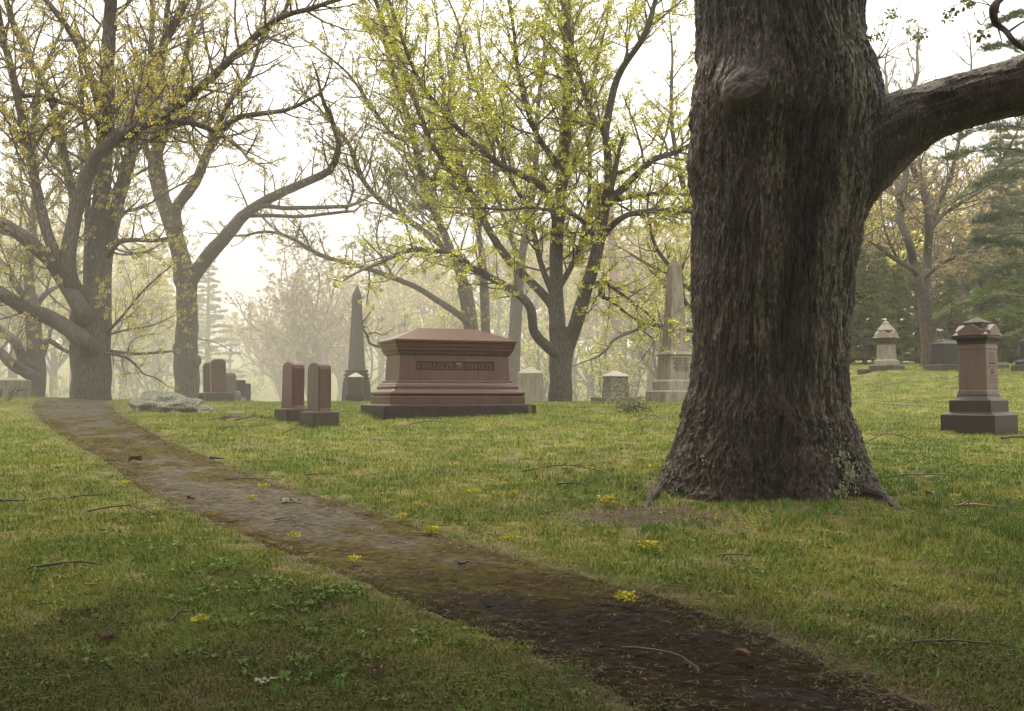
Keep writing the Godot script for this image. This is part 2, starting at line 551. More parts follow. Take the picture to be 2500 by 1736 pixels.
func make_ground():
	var b := Buf.new()
	var rows := PackedFloat32Array()
	var d := -25.0
	while d < 420.0:
		rows.append(d)
		if d < -2.0: d += 1.2
		elif d < 3.0: d += 0.4
		elif d < 13.0: d += 0.085
		elif d < 28.0: d += 0.2
		elif d < 60.0: d += 0.7
		else: d += 5.0
	var cols := 200
	for r in rows.size():
		var dd := rows[r]
		var half := 12.0 + maxf(dd, 0.0) * 0.95 + maxf(-dd, 0.0)
		for c in cols + 1:
			var u := 2.0 * c / cols - 1.0
			var x := half * (0.55 * u + 0.45 * u * u * u)
			var z := -dd
			var y := height(x, z)
			if dd > 3.0 and dd < 16.0: y += 0.012 * noise.get_noise_2d(x * 6.0, z * 6.0)
			b.v.append(Vector3(x, y, z))
			var t := lawn_tone(x, z)
			var green := Color(0.135, 0.145, 0.032)
			var straw := Color(0.185, 0.170, 0.046)
			var earth := Color(0.105, 0.066, 0.036)
			var col := straw.lerp(green, smoothstep(0.25, 0.75, t.x)).lerp(earth, t.y * 0.85)
			if dd > -5.0 and dd < 30.0: col = col.lerp(Color(0.115, 0.092, 0.032), 0.8 * smoothstep(-0.25, 0.0, inside_path(x, z)))
			col = col.lerp(Color(0.050, 0.034, 0.022), 0.9 * smoothstep(0.75, 0.3, Vector2((x - 1.15) * 0.75, (z + 8.6) * 1.2).length() + 0.25 * noise.get_noise_2d(x * 4.0, z * 4.0)))
			col = col.lerp(Color(0.060, 0.046, 0.018), 0.85 * painted_shade(x, z))  # foreground shade painted into the ground colour
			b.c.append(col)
	for r in rows.size() - 1:
		for c in cols:
			var p := r * (cols + 1) + c
			b.i.append(p); b.i.append(p + cols + 1); b.i.append(p + 1)
			b.i.append(p + 1); b.i.append(p + cols + 1); b.i.append(p + cols + 2)
	flat_normals_smooth(b)
	var o := part("ground", b.mesh(), M.lawn_soil, self)
	tag(o, "grassy cemetery ground with brown bare patches, rising to a crest", "ground", "", "structure")

	var moss_spots := PackedFloat32Array()
	# the old asphalt path, a thin sheet on the lawn
	b = Buf.new()
	var across := 26
	var first := -5.0
	var step := 0.075
	var count := 560
	for r in count:
		var z := -(first + r * step)
		var e := path_edges_at(z)
		for c in across + 1:
			var u := float(c) / across
			var spread := lerpf(-0.04, 1.04, u)
			var x := lerpf(e.x, e.y, spread)
			var inside := inside_path(x, z)
			var y := height(x, z) + 0.014 - 0.04 * smoothstep(0.05, 0.0, minf(u, 1.0 - u))
			y += 0.006 * noise.get_noise_2d(x * 5.0, z * 5.0)
			b.v.append(Vector3(x, y, z))
			var dd := -z
			var moss := 0.42 + 0.75 * rough_noise.get_noise_2d(x * 1.1, z * 0.9 + 30.0) + 0.25 * noise.get_noise_2d(x * 6.0, z * 6.0)
			moss += smoothstep(0.34, 0.02, inside) * 0.55
			moss += 0.38 * smoothstep(8.2, 6.6, dd) - 0.55 * exp(-pow((dd - 9.2) / 1.1, 2.0)) + 0.30 * exp(-pow((dd - 13.5) / 2.0, 2.0)) - 0.35 * smoothstep(17.0, 21.0, dd)
			moss = smoothstep(0.25, 0.75, moss)
			if moss > 0.35 and inside > -0.05 and dd > 3.6 and dd < 16.0:
				for k in 2:
					if rng.randf() < moss * 0.75:
						var mg := rng.randf_range(0.5, 1.3) * (1.0 + 0.03 * dd)
						var mc := Color(0.125, 0.108, 0.022).lerp(Color(0.095, 0.062, 0.022), clampf(0.5 + noise.get_noise_2d(x * 2.2 + 7.0, z * 2.2), 0.0, 1.0)) * rng.randf_range(0.6, 1.2) * lerpf(0.22, 1.0, smoothstep(5.3, 7.4, dd))  # moss tufts on the near path get painted shade too
						put(moss_spots, Basis(Vector3.UP, rng.randf() * TAU).scaled(Vector3(mg, mg, mg)), Vector3(x + rng.randf_range(-0.05, 0.05), y, z + rng.randf_range(-0.05, 0.05)), mc)
			var stone := Color(0.152, 0.130, 0.095).lerp(Color(0.090, 0.076, 0.058), 0.5 + 0.5 * noise.get_noise_2d(x * 3.0, z * 3.0))
			var mossy := Color(0.098, 0.084, 0.020).lerp(Color(0.075, 0.050, 0.022), clampf(0.5 + 0.9 * noise.get_noise_2d(x * 2.2 + 7.0, z * 2.2), 0.0, 1.0))
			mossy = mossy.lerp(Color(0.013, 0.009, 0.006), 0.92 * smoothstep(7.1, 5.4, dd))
			stone = stone.lerp(Color(0.020, 0.018, 0.018), smoothstep(7.4, 5.6, dd))  # near stretch: damp tone plus foreground shade painted into the colour
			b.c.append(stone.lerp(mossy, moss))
	for r in count - 1:
		for c in across:
			var p := r * (across + 1) + c
			b.i.append(p); b.i.append(p + across + 1); b.i.append(p + 1)
			b.i.append(p + 1); b.i.append(p + across + 1); b.i.append(p + across + 2)
	flat_normals_smooth(b)
	o = part("path", b.mesh(), M.asphalt, self)
	scatter_tagged("moss", tuft(12, 0.05, 0.013, 0.005, 1.2), M.grass, moss_spots, "low olive-brown moss creeping over the old asphalt path", "moss")
	tag(o, "worn mossy asphalt footpath winding uphill to the left", "path", "", "structure")


# ------------------------------------------------------------------ grass and other ground cover
func scatter(called: String, mesh: Mesh, material: Material, spots: PackedFloat32Array, parent: Node) -> MultiMeshInstance3D:
	var mm := MultiMesh.new()
	mm.transform_format = MultiMesh.TRANSFORM_3D
	mm.use_colors = true
	mm.mesh = mesh
	mm.instance_count = spots.size() / 16
	mm.buffer = spots
	var o := MultiMeshInstance3D.new()
	o.name = called if parent != self else numbered(called)
	o.multimesh = mm
	o.material_override = material
	parent.add_child(o, true)
	o.set_meta("kind", "stuff")
	return o


func put(a: PackedFloat32Array, basis_: Basis, at: Vector3, c: Color):
	a.append(basis_.x.x); a.append(basis_.y.x); a.append(basis_.z.x); a.append(at.x)
	a.append(basis_.x.y); a.append(basis_.y.y); a.append(basis_.z.y); a.append(at.y)
	a.append(basis_.x.z); a.append(basis_.y.z); a.append(basis_.z.z); a.append(at.z)
	a.append(c.r); a.append(c.g); a.append(c.b); a.append(1.0)


func blade(b: Buf, root: Vector3, yaw: float, tall: float, wide: float, lean: float):
	var fwd := Vector3(sin(yaw), 0, cos(yaw))
	var side := Vector3(cos(yaw), 0, -sin(yaw)) * wide * 0.5
	var mid := root + Vector3.UP * tall * 0.62 + fwd * lean * 0.35
	var tip := root + Vector3.UP * tall * (1.0 - 0.35 * lean / maxf(tall, 0.001)) + fwd * lean
	var k := b.v.size()
	var nn := (fwd * tall - Vector3.UP * lean * 0.8).normalized()
	for p in [root - side, root + side, mid - side * 0.8, mid + side * 0.8, tip]:
		b.v.append(p)
		b.n.append(nn)
	for q in [0, 2, 1, 1, 2, 3, 2, 4, 3]:
		b.i.append(k + q)


func tuft(count: int, spread: float, tall: float, wide: float, flop: float) -> ArrayMesh:
	var b := Buf.new()
	for k in count:
		var a := rng.randf() * TAU
		var r := spread * sqrt(rng.randf())
		var t := tall * rng.randf_range(0.45, 1.15)
		blade(b, Vector3(cos(a) * r, -0.008, sin(a) * r), rng.randf() * TAU, t, wide * rng.randf_range(0.7, 1.3), t * flop * rng.randf_range(0.2, 1.3))
	return b.mesh()


func make_grass():
	var lawn := PackedFloat32Array()
	var dry := PackedFloat32Array()
	var leafy := PackedFloat32Array()
	var spots := 112000
	for k in spots:
		var d := 3.5 * pow(13.5, rng.randf())
		var x := rng.randf_range(-1.0, 1.0) * (d * 0.60 + 1.0)
		var z := -d
		if rng.randf() < 0.5 * smoothstep(24.0, 30.0, d) and x < 3.0: continue
		var inside := inside_path(x, z)
		if inside > 0.16 or (inside > 0.04 and rng.randf() < 0.6): continue
		var to_oak := Vector2((x - OAK.x) * 0.85, z - OAK.z).length()
		if to_oak < 0.80: continue
		var t := lawn_tone(x, z)
		if rng.randf() < t.y * 0.88: continue
		var grow := (0.72 + 0.25 * t.x + 0.45 * rng.randf()) * (1.0 + 0.028 * d)
		if inside > -0.25: grow *= 0.75
		var deep := smoothstep(0.2, 0.85, t.x)
		var c := Color(0.235, 0.25, 0.038).lerp(Color(0.16, 0.205, 0.028), deep)
		var isdry := rng.randf() < 0.15 - 0.08 * deep + 0.3 * t.y
		if isdry: c = Color(0.25, 0.205, 0.07).lerp(Color(0.20, 0.13, 0.065), rng.randf())
		if inside > -0.35 and rng.randf() < 0.75: c = Color(0.17, 0.135, 0.045).lerp(Color(0.12, 0.075, 0.04), rng.randf()) if isdry else c
		c = c * rng.randf_range(0.84, 1.16)
		var mossy := painted_shade(x, z)  # how much foreground shade is painted into this tuft
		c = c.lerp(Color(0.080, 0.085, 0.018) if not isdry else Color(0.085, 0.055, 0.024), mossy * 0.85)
		var at := Vector3(x, height(x, z), z)
		var bs := Basis(Vector3.UP, rng.randf() * TAU).scaled(Vector3(grow, grow * (0.55 if isdry else 0.85), grow))
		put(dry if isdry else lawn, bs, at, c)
	scatter_tagged("grass", tuft(16, 0.055, 0.05, 0.0042, 0.75), M.grass, lawn, "short green lawn grass covering the cemetery slope", "grass")
	scatter_tagged("dry_grass", tuft(13, 0.06, 0.04, 0.0036, 1.5), M.grass, dry, "straw coloured dead grass matted among the green lawn", "grass")

	# longer tufts round the oak, along the monuments and here and there
	var tall := PackedFloat32Array()
	for k in 2600:
		var at := Vector3.ZERO
		if k < 1500:
			var a := rng.randf() * TAU
			var r := rng.randf_range(0.95, 2.6)
			at = Vector3(OAK.x + cos(a) * r * 1.12, 0, OAK.z + sin(a) * r)
			if noise.get_noise_2d(at.x * 1.6, at.z * 1.6) < -0.05: continue
		else:
			var d := rng.randf_range(3.6, 13.0)
			at = Vector3(rng.randf_range(-1.0, 1.0) * (d * 0.58 + 0.6), 0, -d)
			if noise.get_noise_2d(at.x * 1.3 + 31.0, at.z * 1.3) < 0.22: continue
		if inside_path(at.x, at.z) > -0.05 or lawn_tone(at.x, at.z).y > 0.55: continue
		at.y = height(at.x, at.z)
		var g := rng.randf_range(0.6, 1.15)
		put(tall, Basis(Vector3.UP, rng.randf() * TAU).scaled(Vector3(g, g, g)), at, Color(0.085, 0.165, 0.028) * rng.randf_range(0.75, 1.3))
	for f in footprints:
		var c: Vector3 = f[0]
		for k in int((f[2] + f[3]) * 4.0 * 16.0):
			var u := rng.randf_range(-1.0, 1.0)
			var q := Vector3(u * f[2], 0, f[3] + 0.03) if rng.randf() < f[2] / (f[2] + f[3]) else Vector3(f[2] + 0.03, 0, u * f[3])
			if rng.randf() < 0.5: q = -q
			q = c + q.rotated(Vector3.UP, f[1])
			q.y = height(q.x, q.z)
			var g := rng.randf_range(0.5, 1.1)
			put(tall, Basis(Vector3.UP, rng.randf() * TAU).scaled(Vector3(g, g, g)), q, Color(0.12, 0.17, 0.03) * rng.randf_range(0.75, 1.3))
	scatter_tagged("tall_grass", tuft(16, 0.06, 0.10, 0.0045, 0.6), M.grass, tall, "longer green grass tufts round the foot of the big oak and in patches", "grass")

	# small broad leaves (clover, plantain) in drifts
	for k in 4600:
		var near := k % 3
		var at := Vector3.ZERO
		if near == 0: at = G(rng.randfn(780, 330), rng.randfn(1390, 90))
		elif near == 1: at = G(rng.randfn(2250, 130), rng.randfn(1112, 30))
		else: at = G(rng.randf_range(0, 2500), rng.randf_range(1090, 1736))
		if noise.get_noise_2d(at.x * 1.2 + 3.0, at.z * 1.2) < 0.05: continue
		if inside_path(at.x, at.z) > -0.1 or -at.z < 3.4: continue
		if Vector2(at.x - OAK.x, at.z - OAK.z).length() < 1.1: continue
		var g := rng.randf_range(0.45, 1.15)
		var tilt := Basis(Vector3.UP, rng.randf() * TAU) * Basis(Vector3.RIGHT, rng.randf_range(-0.4, 0.4))
		put(leafy, tilt.scaled(Vector3(g, g, g)), at, Color(0.16, 0.24, 0.045) * rng.randf_range(0.7, 1.2) * lerpf(1.0, 0.55, painted_shade(at.x, at.z)))  # near clover darkened by the same painted shade
	var lb := Buf.new()
	for k in 4:
		var a := TAU * k / 4.0 + rng.randf_range(-0.5, 0.5)
		var stem := Vector3(cos(a), 0, sin(a))
		var side := Vector3(-sin(a), 0, cos(a))
		var h := rng.randf_range(0.02, 0.05)
		var p0 := Vector3.UP * h * 0.6 + stem * 0.006
		var p1 := Vector3.UP * h + stem * 0.022 + side * 0.011
		var p2 := Vector3.UP * h + stem * 0.022 - side * 0.011
		var p3 := Vector3.UP * h * 0.92 + stem * 0.042
		lb.tri(p0, p1, p3); lb.tri(p0, p3, p2)
	scatter_tagged("clover", lb.mesh(), M.grass, leafy, "small round clover leaves in drifts on the lawn", "ground cover")

	# brown needles and leaf crumbs along the path edges and on the bare patches
	var litter := PackedFloat32Array()
	for k in 8200:
		var d := 3.6 * pow(6.5, rng.randf())
		var x := 0.0
		var e := path_edges_at(-d)
		if k % 4 < 2: x = (e.x if rng.randf() < 0.3 else e.y) + rng.randfn() * 0.13
		elif k % 4 == 2: x = rng.randf_range(e.x, e.y)
		else: x = rng.randf_range(-1.0, 1.0) * (d * 0.58 + 0.8)
		var z := -d
		if k % 4 == 3 and lawn_tone(x, z).y < 0.35: continue
		var g := rng.randf_range(0.25, 0.75) * (1.0 + 0.04 * d)
		var tilt := Basis(Vector3.UP, rng.randf() * TAU) * Basis(Vector3.RIGHT, rng.randf_range(-0.3, 0.3))
		put(litter, tilt.scaled(Vector3(g, g, g)), Vector3(x, height(x, z) + 0.022, z), Color(0.13, 0.07, 0.04).lerp(Color(0.20, 0.13, 0.07), rng.randf()) * rng.randf_range(0.4, 1.1) * lerpf(0.35, 1.0, smoothstep(5.4, 8.0, d)))  # near litter colour carries painted foreground shade
	lb = Buf.new()
	for k in 5:
		var a := rng.randf() * TAU
		var p := Vector3(rng.randf_range(-0.05, 0.05), rng.randf_range(0.0, 0.012), rng.randf_range(-0.05, 0.05))
		var dirv := Vector3(cos(a), rng.randf_range(-0.1, 0.2), sin(a)) * rng.randf_range(0.012, 0.035)
		var sidev := Vector3(-sin(a), 0, cos(a)) * (0.0013 if k < 4 else 0.006)
		lb.tri(p - dirv, p + sidev, p + dirv); lb.tri(p - dirv, p + dirv, p - sidev)
	scatter_tagged("needle_litter", lb.mesh(), M.needle_litter, litter, "reddish brown needles and leaf crumbs along the path edges", "leaf litter")


func scatter_tagged(called: String, mesh: Mesh, material: Material, spots: PackedFloat32Array, label: String, category: String):
	var o := scatter(called, mesh, material, spots, self)
	tag(o, label, category, "", "stuff")


# ------------------------------------------------------------------ the big oak
func oak_outline() -> Array:   # height, centre x, half width
	var survey := [[-1400, 1700, 2010], [-800, 1690, 2060], [-300, 1688, 2095], [0, 1694, 2108], [60, 1699, 2099], [110, 1704, 2106], [180, 1710, 2130], [240, 1706, 2146], [300, 1697, 2150], [350, 1688, 2133], [400, 1681, 2126], [450, 1685, 2116], [500, 1695, 2104], [560, 1695, 2091], [650, 1692, 2081], [750, 1692, 2071], [850, 1691, 2064], [930, 1688, 2061], [1000, 1668, 2066], [1050, 1655, 2088], [1100, 1636, 2102], [1150, 1617, 2124], [1200, 1590, 2152], [1245, 1560, 2185], [1300, 1520, 2235], [1380, 1480, 2290]]
	var out := []
	for s in survey:
		var l := P(s[1], s[0], 9.9)
		var r := P(s[2], s[0], 9.9)
		out.append([l.y, (l.x + r.x) * 0.5, (r.x - l.x) * 0.5])
	out.reverse()
	return out


func outline_at(t: Array, y: float) -> Vector2:
	for k in t.size() - 1:
		if y <= t[k + 1][0] or k == t.size() - 2:
			var f := clampf((y - t[k][0]) / (t[k + 1][0] - t[k][0]), 0.0, 1.0)
			var k0 := maxi(k - 1, 0)
			var k3 := mini(k + 2, t.size() - 1)
			return Vector2(cubic_interpolate(t[k][1], t[k + 1][1], t[k0][1], t[k3][1], f), cubic_interpolate(t[k][2], t[k + 1][2], t[k0][2], t[k3][2], f))
	return Vector2(t[0][1], t[0][2])


func bark_depth(dirv: Vector3, r: float, y: float, warp: float) -> float:
	var q := dirv * r
	var lump := 0.022 * noise.get_noise_3d(q.x * 1.6, y * 0.8, q.z * 1.6) + 0.018 * noise.get_noise_3d(q.x * 4.0, y * 2.0 + 7.0, q.z * 4.0)
	var wx := 0.030 * noise.get_noise_3d(q.x * 3.0, y * 1.6, q.z * 3.0 + 4.0) + warp * 0.05
	var wz := 0.030 * noise.get_noise_3d(q.x * 3.0 + 9.0, y * 1.6, q.z * 3.0)
	var f1 := fine_noise.get_noise_3d((q.x + wx) * 6.5, y * 0.62 + warp, (q.z + wz) * 6.5)
	var f2 := fine_noise.get_noise_3d((q.x + wx) * 14.0 + 3.0, y * 1.2, (q.z + wz) * 14.0)
	var f3 := rough_noise.get_noise_3d(q.x * 30.0, y * 7.0, q.z * 30.0)
	return lump + 0.026 * f1 + 0.019 * f2 + 0.013 * f3


func bark_color(q: Vector3, lichen: float, wet: float) -> Color:
	var a := noise.get_noise_3d(q.x * 9.0, q.y * 2.2, q.z * 9.0)
	var b := rough_noise.get_noise_3d(q.x * 14.0 + 5.0, q.y * 9.0, q.z * 14.0)
	var c := Color(0.056, 0.038, 0.031).lerp(Color(0.142, 0.100, 0.078), clampf(0.5 + 0.6 * a + 0.4 * b, 0.0, 1.0))
	var streak := noise.get_noise_3d(q.x * 13.0, q.y * 0.9, q.z * 13.0 + 60.0)
	var speck := rough_noise.get_noise_3d(q.x * 34.0, q.y * 9.0, q.z * 34.0 + 31.0)
	var l := smoothstep(0.36, 0.78, lichen * (0.50 + 0.65 * streak) + 0.75 * speck + 0.06)
	c = c.lerp(Color(0.36, 0.325, 0.215), l * 0.9)
	return c * (1.0 - 0.80 * wet)


func make_big_oak():
	var oak := thing("oak_tree", "massive old oak with furrowed dark bark and a pruning knot, right foreground", "tree", Vector3(OAK.x, 0.0, OAK.z))
	var t := oak_outline()
	var b := Buf.new()
	var around := 460
	var levels := 540
	var low := 0.25
	var top := 11.0
	var knot := P(1822, 205, 9.15)
	for k in levels + 1:
		var f := float(k) / levels
		var y := low + (5.9 - low) * (f / 0.92) if f < 0.92 else 5.9 + (top - 5.9) * (f - 0.92) / 0.08
		var cw := outline_at(t, y)
		var flare := maxf(0.0, cw.y - 0.80)
		for s in around:
			var u := float(s) / around
			# closer spacing on the side that faces the lawn and the path
			var a := TAU * u + 0.42 * sin(TAU * u) * 0.0
			a = PI * 0.5 + TAU * (u - 0.5) * (0.62 + 0.38 * pow(absf(2.0 * u - 1.0), 2.0))
			var ca := cos(a)
			var sa := sin(a)
			var dirv := Vector3(ca, 0, sa)
			var lobes := 0.55 + 0.45 * cos(a * 5.0 + 0.7) + 0.2 * cos(a * 9.0)
			var w := cw.y
			var r := w
			var side := ca * ca
			r = (w - flare) + flare * lerpf(clampf(lobes, 0.0, 1.1) * 0.75, 1.0, pow(side, 2.0))
			r *= lerpf(0.93, 1.0, side)
			var p := Vector3(cw.x - OAK.x + dirv.x * r, y, dirv.z * r)
			# the swelling round the pruned knot
			var kd := Vector2((p.x + OAK.x - knot.x) / 0.40, (y - knot.y - 0.04) / 0.38)
			var g := exp(-kd.length_squared()) if sa > 0.0 else 0.0
			var under := exp(-pow((p.x + OAK.x - knot.x - 0.1) / 0.34, 2.0) - pow((y - knot.y + 0.62) / 0.34, 2.0)) if sa > 0.0 else 0.0
			r += 0.17 * g - 0.07 * under - 0.022
			# the collar below the limb
			var collar := exp(-pow((y - 3.95) / 0.85, 2.0)) * smoothstep(0.2, 1.0, ca)
			r += 0.05 * collar
			var edge := smoothstep(0.0, 0.3, 1.0 - absf(sa) * 0.0)
			r += bark_depth(dirv, w, y, 0.9 * g) * edge * lerpf(1.0, 0.7, g)
			p = Vector3(cw.x - OAK.x + dirv.x * r, y, dirv.z * r)
			b.v.append(p)
			var wp := Vector3(p.x + OAK.x, y, p.z)
			var right_band := exp(-pow((ca - 0.52) / 0.22, 2.0)) * smoothstep(0.9, 2.0, y)
			var left_band := exp(-pow((ca + 0.30) / 0.14, 2.0)) * smoothstep(1.4, 2.4, y) * smoothstep(5.2, 3.6, y) * 0.85
			var lichen := clampf(0.30 + 0.75 * right_band + 0.7 * left_band, 0.0, 1.0)
			var wet := smoothstep(0.42, 0.05, absf(ca - 0.06 + 0.07 * sin(y * 1.3))) * smoothstep(knot.y + 0.1, knot.y - 0.5, y) * smoothstep(0.8, 3.0, y) * clampf(0.75 + 0.6 * noise.get_noise_2d(ca * 6.0, y * 0.7), 0.0, 1.0) if sa > 0.0 else 0.0
			wet = maxf(wet, 0.55 * smoothstep(0.25, 0.5, ca * 0.9 - 0.0) * smoothstep(4.5, 5.6, y) * (0.6 + 0.4 * noise.get_noise_2d(ca * 9.0, y)))
			lichen *= 1.0 - wet
			b.c.append(bark_color(wp, lichen, wet))
	for k in levels:
		for s in around:
			var p := k * around + s
			var q := k * around + (s + 1) % around
			b.i.append(p); b.i.append(q); b.i.append(p + around)
			b.i.append(q); b.i.append(q + around); b.i.append(p + around)
	flat_normals_smooth(b)
	var trunk := part("trunk", b.mesh(), M.oak_bark, oak)

	# the healed pruning knot: a rounded lip with a dimple, facing out and a little up
	b = Buf.new()
	var face := Vector3(-0.28, 0.20, 0.93).normalized()
	var sx := Vector3.UP.cross(face).normalized()
	var sy := face.cross(sx)
	var rings := 26
	var seg := 56
	for k in rings + 1:
		var f := float(k) / rings
		for s in seg:
			var a := TAU * s / seg
			var oval := Vector2(cos(a) * 0.285, sin(a) * 0.225).rotated(0.45)
			var rr := f if f < 0.72 else 0.72 + (f - 0.72) * 1.1
			var lift := 0.155 + 0.03 * cos(f * 3.9) if f < 0.72 else 0.155 + 0.03 * cos(0.72 * 3.9) - pow((f - 0.72) / 0.28, 1.6) * 0.40
			lift -= 0.045 * exp(-pow(f / 0.24, 2.0))
			var crease := 0.0035 * sin(a * 11.0 + 2.0 * noise.get_noise_2d(cos(a) * 2.0, sin(a) * 2.0)) * smoothstep(0.0, 0.5, f)
			var q := sx * oval.x * rr + sy * oval.y * rr + face * (lift + crease)
			q += unit() * 0.001 + face * 0.010 * rough_noise.get_noise_3d(q.x * 9.0, q.y * 9.0, q.z * 9.0)
			b.v.append(knot - oak.position + q - face * 0.08)
	for k in rings:
		for s in seg:
			var p := k * seg + s
			var q := k * seg + (s + 1) % seg
			b.i.append(p); b.i.append(q); b.i.append(p + seg)
			b.i.append(q); b.i.append(q + seg); b.i.append(p + seg)
	flat_normals_smooth(b)
	part("knot", b.mesh(), M.knot_wood, oak)

	# the heavy limb that leaves to the right
	var lp := PackedVector3Array()
	var lr := PackedFloat32Array()
	for s in [[1990, 640, 10.0, 55], [2034, 500, 9.9, 84], [2104, 392, 9.8, 90], [2190, 318, 9.7, 80], [2275, 275, 9.6, 68], [2370, 243, 9.45, 65], [2500, 207, 9.2, 67], [2660, 160, 8.8, 64], [2900, 60, 8.2, 56], [3200, -120, 7.4, 46], [3500, -340, 6.8, 34]]:
		lp.append(P(s[0], s[1], s[2]) - oak.position)
		lr.append(s[3] / FOCAL * s[2])
	var sm := smooth_line(lp, lr, 34)
	b = Buf.new()
	bark_limb(b, sm[0], sm[1], 120, oak.position)
	part("limb", b.mesh(), M.oak_bark, oak)

	# roots that run out into the grass
	for root in [[[2150, 1222, 2175, 1236, 2210, 1254, 2250, 1276], 0.05], [[1640, 1165, 1610, 1195, 1565, 1240, 1500, 1268], 0.05]]:
		var rp := PackedVector3Array()
		var rr := PackedFloat32Array()
		var n: int = root[0].size() / 2
		for k in n:
			var f := float(k) / (n - 1)
			var at := G(root[0][2 * k], root[0][2 * k + 1])
			rp.append(at - oak.position + Vector3(0, lerpf(0.02, -0.07, f), 0))
			rr.append(root[1] * lerpf(1.0, 0.35, f))
		rp.insert(0, rp[0].lerp(Vector3(0, rp[0].y + 0.25, 0), 0.35))
		rr.insert(0, root[1] * 1.7)
		var rs := smooth_line(rp, rr, 10)
		b = Buf.new()
		bark_limb(b, rs[0], rs[1], 40, oak.position)
		part("root", b.mesh(), M.oak_bark, oak)

	# leathery lichen fans on the foot of the trunk and a few on the limb
	b = Buf.new()
	for k in 560:
		var px := 0.0
		var py := 0.0
		if k < 380:
			var f := rng.randf()
			px = lerpf(2040, 2130, f) + rng.randfn() * 14.0 - (18.0 if f > 0.4 else 0.0)
			py = lerpf(1100, 1200, f * 0.8 + rng.randf() * 0.2) + rng.randfn() * 14.0
		elif k < 430: px = rng.randfn(2048, 13); py = rng.randfn(1197, 11)
		elif k < 450: px = rng.randfn(1726, 9); py = rng.randfn(1112, 18)
		else: px = rng.randfn(2055, 14); py = rng.randf_range(640, 1100)
		var hit := trunk_hit(t, px, py)
		if hit.is_empty(): continue
		if noise.get_noise_2d(px * 0.03, py * 0.03) < -0.12: continue
		fan(b, hit[0] - oak.position, hit[1], rng.randf_range(0.007, 0.019) if k < 450 else rng.randf_range(0.006, 0.014))
	part("lichen", b.mesh(), M.lichen, trunk, "stuff")

	# crown above the frame
	var ctx := Plant.new()
	ctx.leaf_a = Color(0.30, 0.28, 0.06); ctx.leaf_b = Color(0.24, 0.25, 0.05)
	ctx.kids = [1.5, 2.2, 2.6, 0.0]
	ctx.gnarl = 0.32
	ctx.leaf_step = 0.09
	ctx.leaf_size = 1.5
	ctx.parent = oak
	ctx.origin = oak.position
	ctx.wood_mat = M.dark_bark
	for s in [[-0.9, 0.75, 0.5, 6.5], [0.2, 0.9, 0.95, 6.0], [0.8, 0.8, 0.2, 6.5], [-0.5, 1.0, -0.7, 6.0], [0.4, 1.1, -0.6, 6.0], [-0.1, 1.3, 0.1, 6.0], [-0.55, 0.7, 0.95, 6.5], [0.75, 0.7, 0.85, 6.0]]:
		var d := Vector3(s[0], s[1], s[2]).normalized()
		grow(ctx, Vector3(0.0, 9.2, 0.0) + oak.position, d, s[3], 0.24, 0)
	ctx.leaf_size = 0.8
	ctx.leaf_step = 0.12
	# twigs in leaf that show beside the trunk and from the limb
	ctx.kids = [2.4, 3.0, 3.0, 0.0]
	guide(ctx, 0.05, 0.035, [3500, -340, 2900, -60, 2560, -60, 2450, -10], 6.9, 8.2, 0.0, 0.0, 10)
	guide(ctx, 0.035, 0.02, [2470, -30, 2440, 0, 2423, 22, 2430, 55, 2455, 75, 2475, 100, 2510, 125, 2560, 150], 8.2, 8.0, 0.9, 0.5, 9)
	guide(ctx, 0.008, 0.003, [2440, 30, 2420, 15, 2390, 6, 2362, 2], 8.2, 8.3, 3.0, 0.16, 6)
	guide(ctx, 0.007, 0.003, [2432, 35, 2410, 45, 2396, 60, 2380, 40], 8.2, 8.3, 3.0, 0.14, 6)
	guide(ctx, 0.018, 0.005, [2105, 165, 2135, 150, 2155, 125, 2170, 95], 10.6, 10.9, 3.2, 0.5, 6)
	guide(ctx, 0.012, 0.004, [2120, 160, 2150, 140, 2180, 120, 2200, 108], 10.7, 10.9, 3.2, 0.35, 6)
	guide(ctx, 0.010, 0.003, [2085, 720, 2095, 715, 2112, 722, 2120, 728], 10.2, 10.4, 3.0, 0.16, 6)
	finish_tree(ctx, 0.8)


func trunk_hit(t: Array, px: float, py: float) -> Array:
	var d := 8.2
	while d < 10.6:
		var p := P(px, py, d)
		var cw := outline_at(t, p.y)
		var a := atan2(p.z - OAK.z, p.x - cw.x)
		var r := cw.y * lerpf(0.93, 1.0, cos(a) * cos(a))
		var flare := maxf(0.0, cw.y - 0.80)
		var lobes := 0.55 + 0.45 * cos(a * 5.0 + 0.7) + 0.2 * cos(a * 9.0)
		r = ((cw.y - flare) + flare * lerpf(clampf(lobes, 0.0, 1.1) * 0.75, 1.0, pow(cos(a), 4.0))) * lerpf(0.93, 1.0, cos(a) * cos(a))
		r += bark_depth(Vector3(cos(a), 0, sin(a)), cw.y, p.y, 0.0)
		if Vector2(p.x - cw.x, p.z - OAK.z).length() < r:
			return [p, Vector3(cos(a), 0.12, sin(a)).normalized()]
		d += 0.01
	return []


func fan(b: Buf, at: Vector3, out: Vector3, size: float):
	var sx := out.cross(Vector3.UP).normalized()
	var sy := sx.cross(out)
	var turn := rng.randf() * TAU
	var k0 := b.v.size()
	b.v.append(at + out * 0.010)
	b.n.append(out)
	var n := 9
	for k in n:
		var a := turn + TAU * k / n
		var r := size * rng.randf_range(0.55, 1.2)
		b.v.append(at + sx * cos(a) * r + sy * sin(a) * r + out * rng.randf_range(0.004, 0.016))
		b.n.append((out + (sx * cos(a) + sy * sin(a)) * 0.4).normalized())
	for k in n:
		b.i.append(k0); b.i.append(k0 + 1 + k); b.i.append(k0 + 1 + (k + 1) % n)


